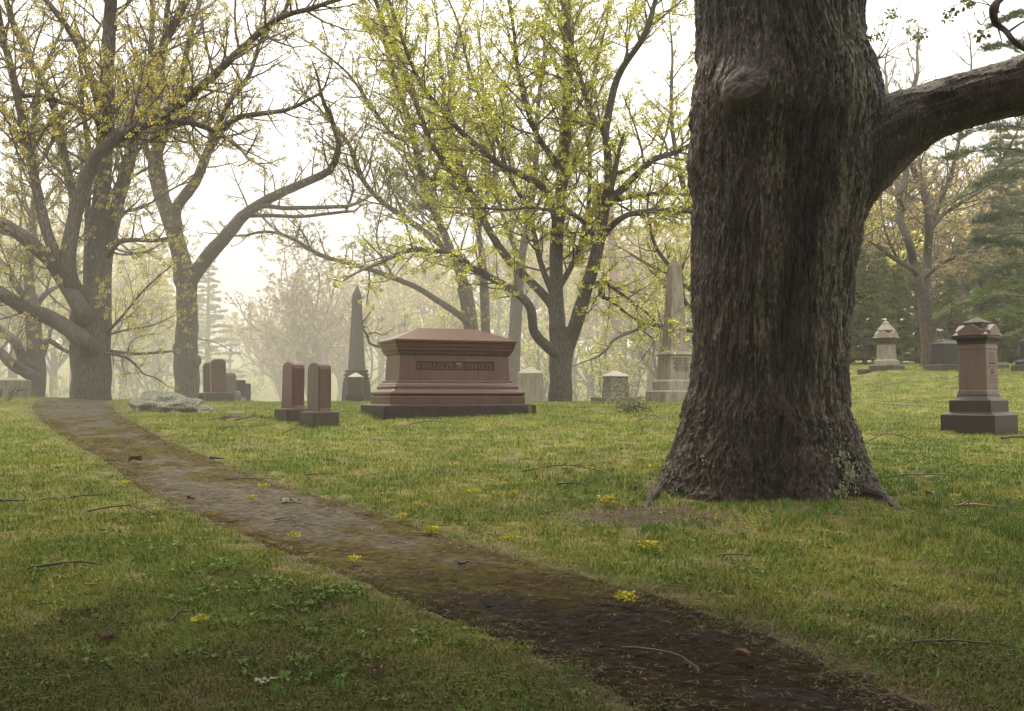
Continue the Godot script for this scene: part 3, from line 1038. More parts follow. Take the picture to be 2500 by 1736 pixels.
func bark_limb(b: Buf, pts: PackedVector3Array, rad: PackedFloat32Array, sides: int, origin: Vector3):
	var count := pts.size()
	var along := 0.0
	var side := Vector3.ZERO
	for k in count:
		var dir := (pts[mini(k + 1, count - 1)] - pts[maxi(k - 1, 0)]).normalized()
		if k: along += pts[k].distance_to(pts[k - 1])
		if k == 0: side = dir.cross(Vector3(0, 0, 1)).normalized()
		else: side = (side - dir * side.dot(dir)).normalized()
		var up := dir.cross(side)
		for s in sides:
			var a := TAU * s / sides
			var local := Vector3(cos(a), 0, sin(a))
			var r := rad[k] + bark_depth(local, rad[k], along, 0.0) * 0.62
			var nn := side * cos(a) + up * sin(a)
			r += 0.05 * exp(-pow((along - 1.55) / 0.13, 2.0)) * smoothstep(0.3, 0.9, nn.y)
			var p := pts[k] + nn * r
			b.v.append(p)
			var wp := p + origin
			b.c.append(bark_color(Vector3(wp.x * 0.5, wp.y * 1.6, wp.z), 0.16 + 0.22 * noise.get_noise_3d(wp.x * 3.0, wp.y * 3.0, wp.z * 3.0), 0.0))
	for k in count - 1:
		for s in sides:
			var p := k * sides + s
			var q := k * sides + (s + 1) % sides
			b.i.append(p); b.i.append(p + sides); b.i.append(q)
			b.i.append(q); b.i.append(p + sides); b.i.append(q + sides)
	flat_normals_smooth(b)


# ------------------------------------------------------------------ trees
class Plant:
	var parent: Node3D
	var origin := Vector3.ZERO
	var wood := Buf.new()
	var twigs := Buf.new()
	var leaves := PackedFloat32Array()
	var leaf_pts := PackedVector3Array()
	var kids := [1.6, 2.4, 3.0, 0.0]     # side shoots per metre at each level
	var gnarl := 0.23
	var lift := 0.10
	var deepest := 3
	var leaf_level := 2
	var leaf_step := 0.14
	var leaf_odds := 1.0
	var leaf_a := Color(0.3, 0.3, 0.05)
	var leaf_b := Color(0.3, 0.25, 0.05)
	var leaf_size := 1.0
	var wood_mat: Material
	var cull := true
	var thin := 0.0042
	var bushy := 2.0


func grow(t: Plant, from: Vector3, dir: Vector3, length: float, r: float, level: int):
	if t.cull and level >= 1:
		var q := (from - Vector3(0, EYE, 0)) * view
		if q.z < -1.0:
			var sx := 1250.0 + FOCAL * q.x / -q.z
			var sy := 868.0 - FOCAL * q.y / -q.z
			if (sy < -420.0 or sx < -420.0 or sx > 2920.0) and rng.randf() < (0.45 if level == 1 else 0.6): return
	var n := clampi(int(length / (0.42 if level < 2 else 0.16)), 3, 9)
	var pts := PackedVector3Array([from])
	var rad := PackedFloat32Array([r])
	var dirs := PackedVector3Array([dir])
	var p := from
	var step := length / n
	for k in n:
		dir = (dir + unit() * t.gnarl + Vector3.UP * t.lift).normalized()
		p += dir * step
		pts.append(p)
		dirs.append(dir)
		rad.append(maxf(lerpf(r, r * 0.32, float(k + 1) / n), t.thin))
	var local := PackedVector3Array()
	for q in pts: local.append(q - t.origin)
	tube(t.wood if level == 0 else t.twigs, local, rad, 7 if level == 0 else (5 if level == 1 else 3))
	if level < t.deepest:
		var count := int(length * t.kids[level] + rng.randf())
		var spin := rng.randf() * TAU
		for j in count:
			var f := lerpf(0.18, 1.0, (j + rng.randf()) / count)
			var at := minf(f * n, n - 0.01)
			var k := int(at)
			var base := pts[k].lerp(pts[k + 1], at - k)
			var d := dirs[k]
			spin += 2.4 + rng.randf_range(-0.6, 0.6)
			var across := d.cross(Vector3(0.2, 0.9, 0.4)).normalized().rotated(d, spin)
			var lean := deg_to_rad(rng.randf_range(28.0, 68.0))
			var cd := (d * cos(lean) + across * sin(lean)).normalized()
			var cl := length * rng.randf_range(0.30, 0.62) * (1.25 - 0.7 * f)
			cl = maxf(cl, 0.16)
			grow(t, base, cd, cl, clampf(rad[k] * 0.62, t.thin, 0.2), level + 1)
	if level >= t.leaf_level:
		var m := int(length / t.leaf_step + rng.randf())
		for j in m:
			if rng.randf() > t.leaf_odds: continue
			var at := minf(rng.randf_range(0.25, 1.02) * n, n - 0.01)
			var k := int(at)
			leaf(t, pts[k].lerp(pts[k + 1], at - k) + unit() * 0.03)


func leaf(t: Plant, at: Vector3):
	t.leaf_pts.append(at)
	var c := t.leaf_a.lerp(t.leaf_b, rng.randf()) * rng.randf_range(0.7, 1.25)
	var s := t.leaf_size * rng.randf_range(0.65, 1.35)
	var bs := Basis(Vector3.UP, rng.randf() * TAU) * Basis(Vector3.RIGHT, rng.randf_range(-0.5, 0.5))
	put(t.leaves, bs.scaled(Vector3(s, s, s)), at - t.origin, c)


func guide(t: Plant, r0: float, r1: float, px: Array, d0: float, d1: float, kids: float, kid_len: float, sides := 10) -> MeshInstance3D:
	# a limb surveyed from the photograph: points in photo pixels, distances from d0 to d1
	var pts := PackedVector3Array()
	var rad := PackedFloat32Array()
	var n := px.size() / 2
	for k in n:
		var f := float(k) / (n - 1)
		var d := lerpf(d0, d1, f) + (0.25 * (d0 / 25.0) * sin(k * 2.1 + px[0] * 0.013) if k > 0 else 0.0)
		pts.append(P(px[2 * k], px[2 * k + 1], d))
		rad.append(lerpf(r0, r1, pow(f, 0.75)) * 0.94)
	var sm := smooth_line(pts, rad, 5)
	var line: PackedVector3Array = sm[0]
	var lr: PackedFloat32Array = sm[1]
	var local := PackedVector3Array()
	for q in line: local.append(q - t.origin)
	var b := Buf.new()
	tube(b, local, lr, sides, 0.10 if r0 > 0.05 else 0.0)
	var out: MeshInstance3D = null
	if r0 > 0.045: out = part("limb", b.mesh(), t.wood_mat, t.parent)
	else:
		var k0 := t.wood.v.size()
		t.wood.v.append_array(b.v)
		t.wood.n.append_array(b.n)
		for q in b.i: t.wood.i.append(q + k0)
	if kids > 0.0:
		var total := 0.0
		for k in line.size() - 1: total += line[k].distance_to(line[k + 1])
		var count := int(total * kids * t.bushy)
		var spin := rng.randf() * TAU
		for j in count:
			var f := lerpf(0.34 if r0 > 0.1 else 0.12, 1.0, (j + rng.randf()) / count)
			var k := mini(int(f * (line.size() - 1)), line.size() - 2)
			var d := (line[k + 1] - line[k]).normalized()
			spin += 2.4 + rng.randf_range(-0.7, 0.7)
			var across := d.cross(Vector3(0.2, 0.9, 0.4)).normalized().rotated(d, spin)
			var lean := deg_to_rad(rng.randf_range(35.0, 75.0))
			var cd := (d * cos(lean) + across * sin(lean) + Vector3.UP * 0.15).normalized()
			var cl := kid_len * rng.randf_range(0.5, 1.25) * (1.15 - 0.5 * f)
			grow(t, line[k], cd, cl, minf(lr[k] * 0.5, 0.012 + 0.014 * cl), 1)
		var tipd := (line[line.size() - 1] - line[line.size() - 3]).normalized()
		grow(t, line[line.size() - 1], tipd, kid_len * 1.1, lr[lr.size() - 1], 1)
	return out


func leaf_cluster(count: int, spread: float, size: float, droop: float) -> ArrayMesh:
	var b := Buf.new()
	for k in count:
		var o := unit() * spread * rng.randf_range(0.3, 1.0)
		o.y = o.y * 0.7 - droop * spread
		var d := (unit() + Vector3.DOWN * 0.7).normalized()
		var s := d.cross(unit()).normalized()
		var l := size * rng.randf_range(0.6, 1.3)
		var nn := s.cross(d).normalized()
		var p0 := o
		var p1 := o + d * l * 0.5 + s * l * 0.42 + nn * l * 0.1
		var p2 := o + d * l
		var p3 := o + d * l * 0.5 - s * l * 0.42 + nn * l * 0.1
		b.tri(p0, p1, p2)
		b.tri(p0, p2, p3)
	return b.mesh()


func finish_tree(t: Plant, size := 1.0, sprig: ArrayMesh = null):
	if t.wood.i.size(): part("branches", t.wood.mesh(), t.wood_mat, t.parent, "stuff")
	if t.twigs.i.size(): part("twigs", t.twigs.mesh(), M.twig_bark, t.parent, "stuff")
	if t.leaves.size():
		if sprig == null: sprig = leaf_cluster(13, 0.078 * size, 0.052 * size, 0.4)
		scatter("leaves", sprig, M.leaf, t.leaves, t.parent)
	t.leaves = PackedFloat32Array()


func limb_trunk(t: Plant, px: Array, widths: Array, depth: float, sides := 26) -> MeshInstance3D:
	var pts := PackedVector3Array()
	var rad := PackedFloat32Array()
	for k in widths.size():
		pts.append(P(px[2 * k], px[2 * k + 1], depth) - t.origin)
		rad.append(widths[k] / FOCAL * depth)
	var low := pts[0]
	pts.insert(0, low + Vector3(0, -0.6, 0))
	rad.insert(0, rad[0] * 1.12)
	var sm := smooth_line(pts, rad, 8)
	var b := Buf.new()
	tube(b, sm[0], sm[1], sides, 0.10)
	return part("trunk", b.mesh(), t.wood_mat, t.parent)


func new_tree(called: String, label: String, px: float, depth: float, group := "") -> Plant:
	var t := Plant.new()
	var at := on_ground(px, depth)
	t.parent = thing(called, label, "tree", at, 0.0, group)
	t.origin = at
	t.wood_mat = M.maple_bark
	return t


# ------------------------------------------------------------------ monuments
func block(called: String, hl: float, hw: float, profile: Array, material: Material, parent: Node, chamfer := 0.010, roof := Vector2(-1, -1), skip_front := -1) -> MeshInstance3D:
	# a stone cut to a profile: pairs of (height, set-in) round a rectangle of half sizes hl (x) and hw (z)
	var b := Buf.new()
	var rings := []
	for k in range(0, profile.size(), 2):
		var y: float = profile[k]
		var off: float = profile[k + 1]
		rings.append(corner_ring(hl - off, hw - off, y, chamfer))
	for k in rings.size() - 1:
		for s in 8:
			if k == skip_front and s == 2: continue
			var lo: PackedVector3Array = rings[k]
			var hi: PackedVector3Array = rings[k + 1]
			b.quad(lo[s], lo[(s + 1) % 8], hi[(s + 1) % 8], hi[s])
	var top: PackedVector3Array = rings[rings.size() - 1]
	if roof.x >= 0.0:   # hipped top: half ridge length, height
		var h := roof.y
		var ra := Vector3(-roof.x, h, 0)
		var rb := Vector3(roof.x, h, 0)
		b.quad(ra, rb, top[2], top[3])
		b.quad(rb, ra, top[6], top[7])
		b.tri(top[4], top[5], ra)
		b.tri(top[0], top[1], rb)
		b.tri(top[3], top[4], ra); b.tri(top[1], top[2], rb)
		b.tri(top[5], top[6], ra); b.tri(top[7], top[0], rb)
	else:
		for s in range(1, 7): b.tri(top[0], top[s], top[s + 1])
	return part(called, b.mesh(), material, parent)


func corner_ring(hx: float, hz: float, y: float, c: float) -> PackedVector3Array:   # anticlockwise from above, starting on the right side
	c = minf(c, minf(hx, hz) * 0.4)
	return PackedVector3Array([Vector3(hx, y, -hz + c), Vector3(hx, y, hz - c), Vector3(hx - c, y, hz), Vector3(-hx + c, y, hz), Vector3(-hx, y, hz - c), Vector3(-hx, y, -hz + c), Vector3(-hx + c, y, -hz), Vector3(hx - c, y, -hz)])


func lettering(words: String, wide: float, tall: float, deep: float, material: Material, parent: Node, at: Transform3D, bold := true, called := "lettering") -> MeshInstance3D:
	var tm := TextMesh.new()
	var f := SystemFont.new()
	f.font_names = PackedStringArray(["Droid Sans" if bold else "Droid Serif"])
	f.font_weight = 700
	tm.font = f
	tm.text = words
	tm.font_size = 32
	tm.pixel_size = 0.01
	tm.depth = 0.1
	tm.curve_step = 2.0
	var box := tm.get_aabb()
	var o := part(called, tm, material, parent)
	var sc := Vector3(wide / maxf(box.size.x, 0.001), tall / maxf(box.size.y, 0.001), deep / 0.1)
	var mid := box.position + box.size * 0.5
	o.transform = at * Transform3D(Basis.from_scale(sc), -mid * sc)
	return o


func seat_of(px: float, py: float, depth: float) -> Vector3:   # a stone's foot: its spot in plan, set on the ground
	var p := P(px, py, depth)
	return Vector3(p.x, p.y, p.z)


func white_monument():
	var corner := P(937, 1025.5, 18.3)
	var turn := deg_to_rad(-22.0)   # the left end is nearer
	var ax := Vector3(cos(-turn), 0, -sin(-turn))
	var az := Vector3(sin(-turn), 0, cos(-turn))
	var hl := 1.525
	var hw := 0.92
	var mid := corner + ax * hl - az * hw
	var m := thing("family_monument", "wide red granite sarcophagus monument with hipped cap and carved name panel", "monument", mid, -turn)
	footprints.append([mid, -turn, hl, hw])
	block("base", hl, hw, [-0.35, 0.0, 0.258, 0.0, 0.27, 0.012, 0.288, 0.155], M.dark_granite, m, 0.014)
	var p := [0.286, 0.165, 0.43, 0.165, 0.444, 0.178]
	for k in 9:   # the big roll
		var a := PI * k / 8.0
		p.append_array([0.492 - 0.046 * cos(a), 0.200 - 0.042 * sin(a)])
	p.append_array([0.545, 0.235, 0.56, 0.252, 0.575, 0.268, 0.585, 0.272])
	block("plinth", hl, hw, p, M.red_granite, m, 0.012)
	p = [0.583, 0.262, 0.625, 0.262, 0.642, 0.282]
	for k in 7:
		var a := PI * 0.5 * k / 6.0
		p.append_array([0.645 + 0.05 * sin(a), 0.345 - 0.055 * cos(a)])
	p.append_array([0.70, 0.352, 0.705, 0.345, 0.735, 0.352, 0.742, 0.385])
	block("moulding", hl, hw, p, M.red_granite, m, 0.012)
	# die with a sunk name panel in its front
	var low := 0.74
	var high := 1.222
	var o0 := 0.394
	var o1 := 0.420
	var die := block("die", hl, hw, [low, o0, high, o1], M.red_granite, m, 0.012, Vector2(-1, -1), 0)
	var b := Buf.new()
	var fl := corner_ring(hl - o0, hw - o0, low, 0.012)
	var fh := corner_ring(hl - o1, hw - o1, high, 0.012)
	var face := func(u: float, v: float) -> Vector3: return (fl[3].lerp(fl[2], u)).lerp(fh[3].lerp(fh[2], u), v)
	var back := Buf.new()
	var u0 := 0.138
	var u1 := 0.862
	var v0 := 0.40
	var v1 := 0.752
	var deep := Vector3(0, 0, -0.024)
	var uu := [0.0, u0, u1, 1.0]
	var vv := [0.0, v0, v1, 1.0]
	for r in 3:
		for c in 3:
			var A: Vector3 = face.call(uu[c], vv[r])
			var B: Vector3 = face.call(uu[c + 1], vv[r])
			var C: Vector3 = face.call(uu[c + 1], vv[r + 1])
			var D: Vector3 = face.call(uu[c], vv[r + 1])
			if r == 1 and c == 1:
				var A2 := A + deep + Vector3(0.006, 0.006, 0)
				var B2 := B + deep + Vector3(-0.006, 0.006, 0)
				var C2 := C + deep + Vector3(-0.006, -0.006, 0)
				var D2 := D + deep + Vector3(0.006, -0.006, 0)
				back.quad(D2, C2, B2, A2)
				b.quad(A, A2, B2, B); b.quad(B, B2, C2, C); b.quad(C, C2, D2, D); b.quad(D, D2, A2, A)
			else:
				b.quad(D, C, B, A)
	part("front", b.mesh(), M.red_granite, die)
	part("name_panel", back.mesh(), M.panel_stone, die)
	var mid_panel: Vector3 = face.call(0.5, (v0 + v1) * 0.5)
	lettering("FRANCIS A. WHITE", (u1 - u0) * 2.0 * (hl - o0) * 0.945, 0.118, 0.022, M.pale_letter_stone, m, Transform3D(Basis(Vector3.RIGHT, -0.054), mid_panel + Vector3(0, 0, -0.013)))
	p = [1.220, 0.412, 1.232, 0.400, 1.238, 0.392, 1.262, 0.388, 1.268, 0.372]
	for k in 6:
		var a := PI * 0.5 * k / 5.0
		p.append_array([1.27 + 0.045 * sin(a), 0.368 - 0.020 * (1.0 - cos(a))])
	p.append_array([1.318, 0.338, 1.372, 0.332, 1.380, 0.320, 1.452, 0.306, 1.462, 0.312])
	block("cornice", hl, hw, p, M.red_granite, m, 0.010)
	block("cap", hl, hw, [1.460, 0.316, 1.470, 0.288, 1.512, 0.280, 1.522, 0.286], M.red_granite, m, 0.008, Vector2(0.60, 1.775))
	# lichen on the panel and the yellow streak on the base
	b = Buf.new()
	for k in 14: fan(b, mid_panel + Vector3(0.075 + rng.randfn() * 0.022, 0.03 + rng.randfn() * 0.022, -0.012), Vector3(0, 0, 1), 0.02)
	part("lichen", b.mesh(), M.grey_lichen, m, "stuff")
	b = Buf.new()
	for k in 60: fan(b, Vector3(hl - 0.15 + rng.randfn() * 0.022, rng.randf_range(0.0, 0.25), hw - 0.003), Vector3(0, 0, 1), rng.randf_range(0.008, 0.02))
	part("yellow_lichen", b.mesh(), M.yellow_lichen, m, "stuff")


func arched_stone(called: String, label: String, at: Vector3, turn: float, w: float, t: float, tall: float, base: Vector3, material: Material, group: String, lean := 0.0) -> Node3D:
	# a slab with a low rounded head, chamfered edges, on a square base; its face looks along +z
	var s := thing(called, label, "gravestone", at, turn, group)
	footprints.append([at, turn, base.x, base.z])
	block("base", base.x, base.z, [-0.35, 0.0, base.y - 0.012, 0.0, base.y, 0.012, base.y + 0.012, 0.05], M.base_granite, s, 0.010)
	var b := Buf.new()
	var ring := func(inset: float, z: float) -> PackedVector3Array:
		var pts := PackedVector3Array()
		var hw := w * 0.5 - inset
		pts.append(Vector3(-hw - 0.012, 0.0, z)); pts.append(Vector3(-hw, 0.06, z))
		var sh := tall - w * 0.30
		pts.append(Vector3(-hw, sh - inset, z))
		for k in 9:
			var a := PI * (1.0 - k / 8.0)
			var c := cos(a)
			pts.append(Vector3(hw * 0.98 * signf(c) * pow(absf(c), 0.85), sh - inset + w * 0.30 * pow(sin(a), 0.72), z))
		pts.append(Vector3(hw, sh - inset, z))
		pts.append(Vector3(hw, 0.06, z)); pts.append(Vector3(hw + 0.012, 0.0, z))
		return pts
	var c := 0.022
	var rings: Array[PackedVector3Array] = [ring.call(c, t * 0.5), ring.call(0.0, t * 0.5 - c), ring.call(0.0, -t * 0.5 + c), ring.call(c, -t * 0.5)]
	var n := rings[0].size()
	for k in 3:
		for j in n - 1: b.quad(rings[k][j], rings[k + 1][j], rings[k + 1][j + 1], rings[k][j + 1])
	for j in range(1, n - 1):
		b.tri(rings[0][0], rings[0][j], rings[0][j + 1])
		b.tri(rings[3][0], rings[3][j + 1], rings[3][j])
	var o := part("tablet", b.mesh(), material, s)
	o.position.y = base.y + 0.008
	o.rotation.z = lean
	return s


func gables(m: Node3D, half: float, y: float, rise: float, material: Material, reach := 0.0):   # four little pediments crossing on top of a pier, with acroteria at the corners
	for k in 4:
		var b := Buf.new()
		var w := half * 0.66
		var f := half + reach
		var prof := [Vector2(-w, 0), Vector2(-w, rise * 0.42), Vector2(-w * 0.12, rise), Vector2(w * 0.12, rise), Vector2(w, rise * 0.42), Vector2(w, 0)]
		var turn := Basis(Vector3.UP, PI * 0.5 * k)
		for j in 5:
			var p: Vector2 = prof[j]
			var q: Vector2 = prof[j + 1]
			b.quad(turn * Vector3(p.x, y + p.y, f), turn * Vector3(p.x * 0.9, y + p.y, 0), turn * Vector3(q.x * 0.9, y + q.y, 0), turn * Vector3(q.x, y + q.y, f))
			if j > 0: b.tri(turn * Vector3(prof[0].x, y, f), turn * Vector3(p.x, y + p.y, f), turn * Vector3(q.x, y + q.y, f))
		part("gable", b.mesh(), material, m)
	for k in 4:
		var b := Buf.new()
		var s := half * 0.30
		var c := Basis(Vector3.UP, PI * 0.5 * k) * Vector3(half - s * 0.6, y, half - s * 0.6)
		var e := s * 0.62
		for j in 4:
			var d0 := Vector3(e, 0, e).rotated(Vector3.UP, PI * 0.5 * j)
			var d1 := Vector3(e, 0, e).rotated(Vector3.UP, PI * 0.5 * (j + 1))
			b.tri(c + d1, c + d0, c + Vector3(0, rise * 0.32, 0))
		part("corner_cap", b.mesh(), material, m)


func worn_inscription(m: Node3D, face: Transform3D, lines: Array, wide: float, tall: float):   # [words, share of the width]
	for k in lines.size():
		var y: float = 0.5 - (k + 0.5) / lines.size()
		lettering(lines[k][0], wide * lines[k][1], tall / lines.size() * 0.55, 0.004, M.carved_letters, m, face * Transform3D(Basis(), Vector3(0, y * tall, 0.0015)), false, "inscription").set_meta("kind", "stuff")


func make_monuments():
	white_monument()

	# the two red tablets beside the big monument
	var g := "red arched gravestones beside the big monument"
	var turn := deg_to_rad(-50.0)
	arched_stone("arched_gravestone", "red arched gravestone on grey base, right and nearer one of the close pair", P(779, 1041, 17.1), turn, 0.42, 0.245, 0.845, Vector3(0.255, 0.25, 0.245), M.mottled_red, g)
	arched_stone("arched_gravestone", "red arched gravestone on grey base, left and farther one of the close pair", P(715, 1032, 18.0), turn, 0.42, 0.245, 0.845, Vector3(0.255, 0.25, 0.245), M.red_granite, g, -0.012)
	g = "small red gravestones behind the boulder"
	turn = deg_to_rad(-62.0)
	arched_stone("arched_gravestone", "small red arched gravestone with broad base near the second maple", on_ground(533, 25.0), deg_to_rad(25.0), 0.36, 0.26, 0.84, Vector3(0.34, 0.24, 0.27), M.mottled_red, g, 0.03)
	arched_stone("arched_gravestone", "small red arched gravestone half hidden behind its neighbour by the second maple", on_ground(513, 26.0), deg_to_rad(25.0), 0.34, 0.26, 0.80, Vector3(0.32, 0.22, 0.27), M.mottled_red, g, 0.03)

	var s := thing("lichened_gravestone", "grey gravestone blotched with lichen beside the small red ones", "gravestone", on_ground(557, 27.2), deg_to_rad(30.0))
	block("base", 0.30, 0.24, [-0.3, 0.0, 0.20, 0.0, 0.21, 0.012], M.spotted_stone, s)
	block("tablet", 0.20, 0.12, [0.205, 0.0, 0.74, 0.01, 0.80, 0.04], M.spotted_stone, s, 0.02)
	s = thing("low_gravestone", "low pale grey block gravestone in the misty row", "gravestone", on_ground(573, 27.6), deg_to_rad(28.0))
	block("base", 0.26, 0.20, [-0.3, 0.0, 0.14, 0.0, 0.15, 0.012], M.grey_granite, s)
	block("tablet", 0.16, 0.12, [0.146, 0.0, 0.32, 0.02, 0.34, 0.05], M.grey_granite, s, 0.015)
	g = "dark slabs at the end of the misty row"
	for k in 2:
		s = thing("dark_gravestone", ["taller dark upright slab in the misty row, left one of two", "shorter dark upright slab at the right end of the misty row"][k], "gravestone", on_ground([581, 594][k], 28.2 + 0.5 * k), deg_to_rad(28.0), g)
		block("base", 0.26, 0.20, [-0.3, 0.0, 0.12, 0.0, 0.13, 0.012], M.dark_granite, s)
		block("tablet", 0.19, 0.11, [0.126, 0.0, [0.66, 0.58][k], 0.0, [0.70, 0.62][k], 0.02], M.dark_granite, s, 0.012)

	# dark obelisk on its stepped pedestal and the pointed stone before it
	s = thing("dark_obelisk", "tall dark lichen-spotted obelisk on stepped pedestal left of the red monument", "obelisk", on_ground(870, 28.6), deg_to_rad(38.0))
	block("base", 0.315, 0.315, [-0.6, 0.0, 0.10, 0.0, 0.62, 0.03, 0.70, 0.06], M.dark_granite, s)
	block("pedestal", 0.275, 0.275, [0.695, 0.0, 0.74, 0.0, 0.75, 0.03, 0.80, 0.03, 0.81, 0.0, 0.85, 0.0, 0.86, 0.05, 0.90, 0.05, 0.91, 0.02, 0.96, 0.03, 0.97, 0.09], M.dark_granite, s)
	block("shaft", 0.182, 0.182, [0.965, 0.0, 3.15, 0.085], M.spotted_stone, s, 0.008, Vector2(0.004, 3.42))
	s = thing("pointed_gravestone", "small grey gravestone with pyramid top before the dark obelisk", "gravestone", on_ground(868.5, 25.6), deg_to_rad(3.0))
	block("base", 0.235, 0.2, [-0.4, 0.0, 0.17, 0.0, 0.182, 0.012], M.dark_granite, s)
	block("stone", 0.182, 0.16, [0.18, 0.0, 0.64, 0.0], M.base_granite, s, 0.010)
	block("cap", 0.190, 0.168, [0.638, 0.0, 0.652, 0.0], M.pale_granite, s, 0.006, Vector2(0.005, 0.765))

	# pale pointed stone right of the monument
	s = thing("pointed_gravestone", "pale grey gravestone with pyramid top between red monument and green maple", "gravestone", on_ground(1295, 25.4, 0.0), deg_to_rad(-4.0))
	block("stone", 0.318, 0.2, [-0.4, -0.012, 0.745, 0.0], M.grey_granite, s, 0.008)
	block("cap", 0.312, 0.195, [0.743, 0.0, 0.757, 0.0], M.pale_granite, s, 0.006, Vector2(0.01, 0.925))
	worn_inscription(s, Transform3D(Basis(), Vector3(0, 0.53, 0.201)), [["MAR", 0.95], ["BORN", 0.7], ["DIED", 0.72], ["MAY", 0.7]].map(func(a): return [".: ;. .: ,.: ;:", a[1]]), 0.48, 0.32)

	# lichened chest tomb
	s = thing("chest_tomb", "squat lichen-crusted chest tomb with hipped lid on a thin slab", "tomb", on_ground(1503, 26.2), deg_to_rad(22.0))
	block("slab", 0.52, 0.46, [-0.5, 0.0, 0.13, 0.0, 0.14, 0.012], M.lichened_stone, s)
	block("chest", 0.285, 0.26, [0.137, 0.0, 0.67, 0.035], M.lichened_stone, s, 0.012)
	block("lid", 0.29, 0.267, [0.668, 0.025, 0.68, 0.0, 0.70, 0.0], M.pale_granite, s, 0.008, Vector2(0.07, 0.835))

	# grey obelisk half behind the oak
	s = thing("grey_obelisk", "grey weathered obelisk on inscribed die and two steps beside the oak", "obelisk", on_ground(1648, 25.6), deg_to_rad(20.0))
	block("base", 0.56, 0.56, [-0.5, 0.0, 0.262, 0.0, 0.285, 0.03, 0.295, 0.14], M.grey_granite, s, 0.012)
	block("step", 0.43, 0.43, [0.292, 0.0, 0.52, 0.005, 0.54, 0.02, 0.55, 0.03, 0.575, 0.085, 0.59, 0.10], M.grey_granite, s, 0.012)
	block("die", 0.345, 0.345, [0.587, 0.0, 1.19, 0.022], M.grey_granite, s, 0.01)
	block("moulding", 0.345, 0.345, [1.188, 0.022, 1.20, -0.006, 1.225, -0.008, 1.235, 0.02, 1.26, 0.03, 1.275, 0.05], M.grey_granite, s, 0.01)
	block("shaft", 0.272, 0.272, [1.272, 0.0, 1.29, 0.02, 3.50, 0.138], M.grey_granite, s, 0.012, Vector2(0.004, 3.72))
	var tilt := Basis(Vector3.RIGHT, -0.036)
	worn_inscription(s, Transform3D(tilt, Vector3(0.0, 0.955, 0.337)), [["MEDNEY ROOT", 0.95], ["1819  1887", 0.7], ["LEFTER H ROOT", 0.9], ["1821  1899", 0.62], ["MARY W ROOT", 0.85], ["1857  1901", 0.66]], 0.56, 0.36)
	worn_inscription(s, Transform3D(Basis(Vector3.UP, -PI * 0.5) * tilt, Vector3(-0.337, 1.03, 0.0)), [[".: ;.,: .:", 0.9], [".,: ;: .:", 0.8], [": ., :", 0.7]], 0.56, 0.22)

	# brownstone pier on the right
	s = thing("pier_monument", "brownstone pier monument with gabled cap on a two-step dark base, right foreground", "monument", seat_of(2391, 1061, 16.2), deg_to_rad(41.0))
	footprints.append([s.position, s.rotation.y, 0.435, 0.435])
	block("base", 0.435, 0.435, [-0.4, 0.0, 0.318, 0.0, 0.332, 0.012, 0.372, 0.092], M.dark_brownstone, s, 0.012)
	var p := [0.370, 0.0, 0.552, 0.004, 0.562, 0.012]
	for k in 7:
		var a := PI * 0.5 * k / 6.0
		p.append_array([0.565 + 0.085 * (1.0 - cos(a)), 0.02 + 0.075 * sin(a)])
	block("step", 0.337, 0.337, p, M.dark_brownstone, s, 0.010)
	block("foot", 0.236, 0.236, [0.648, 0.0, 0.71, 0.003, 0.716, 0.008], M.brownstone, s, 0.008)
	block("die", 0.232, 0.232, [0.714, 0.002, 0.72, 0.004, 1.376, 0.008, 1.38, 0.014], M.brownstone, s, 0.020)
	block("frieze", 0.228, 0.228, [1.379, 0.012, 1.385, 0.0, 1.462, 0.004], M.brownstone, s, 0.008)
	p = [1.460, 0.055]
	for k in 7:
		var a := PI * 0.5 * k / 6.0
		p.append_array([1.465 + 0.085 * sin(a), 0.054 - 0.050 * (1.0 - cos(a))])
	p.append_array([1.565, 0.0, 1.60, 0.0, 1.61, 0.06])
	block("cornice", 0.285, 0.285, p, M.dark_brownstone, s, 0.006)
	gables(s, 0.285, 1.608, 0.175, M.brownstone)
	block("neck", 0.145, 0.145, [1.60, 0.0, 1.80, 0.0], M.brownstone, s, 0.006)
	block("cap", 0.172, 0.172, [1.798, 0.02, 1.803, 0.0, 1.818, 0.0], M.base_granite, s, 0.005, Vector2(0.004, 1.915))
	worn_inscription(s, Transform3D(Basis(), Vector3(0.0, 1.08, 0.2275)), [[".: .,", 0.5], ["WARREN", 0.6], ["LARRABEE", 0.95], ["BORN", 0.6], ["JANUARY", 0.9], ["1803", 0.3], ["DIED", 0.35], ["BOSTON", 0.62], ["JANUARY", 0.92], ["MAY 27 1884", 0.7]].map(func(a): return [a[0] if a[0] in ["BORN", "DIED"] else ".:;., :;. ,:", a[1]]), 0.34, 0.50)

	# monuments on the right-hand rise
	s = thing("gabled_monument", "pale gabled monument with pyramid spire on the rise right of the oak", "monument", on_ground(2166, 37.5, 0.05), deg_to_rad(44.0))
	block("base", 0.475, 0.475, [-0.5, 0.0, 0.235, 0.0, 0.262, 0.03, 0.27, 0.12], M.base_granite, s)
	block("step", 0.355, 0.355, [0.268, 0.0, 0.42, 0.01, 0.43, 0.02, 0.475, 0.075, 0.49, 0.08, 0.52, 0.085], M.grey_granite, s)
	block("die", 0.27, 0.27, [0.518, 0.0, 1.05, 0.01], M.grey_granite, s, 0.035)
	block("cornice", 0.40, 0.40, [1.048, 0.12, 1.06, 0.10, 1.13, 0.10, 1.15, 0.06, 1.20, 0.045, 1.26, 0.0, 1.285, 0.0, 1.295, 0.05], M.base_granite, s)
	gables(s, 0.36, 1.29, 0.27, M.grey_granite)
	block("neck", 0.17, 0.17, [1.28, 0.0, 1.57, 0.0], M.grey_granite, s)
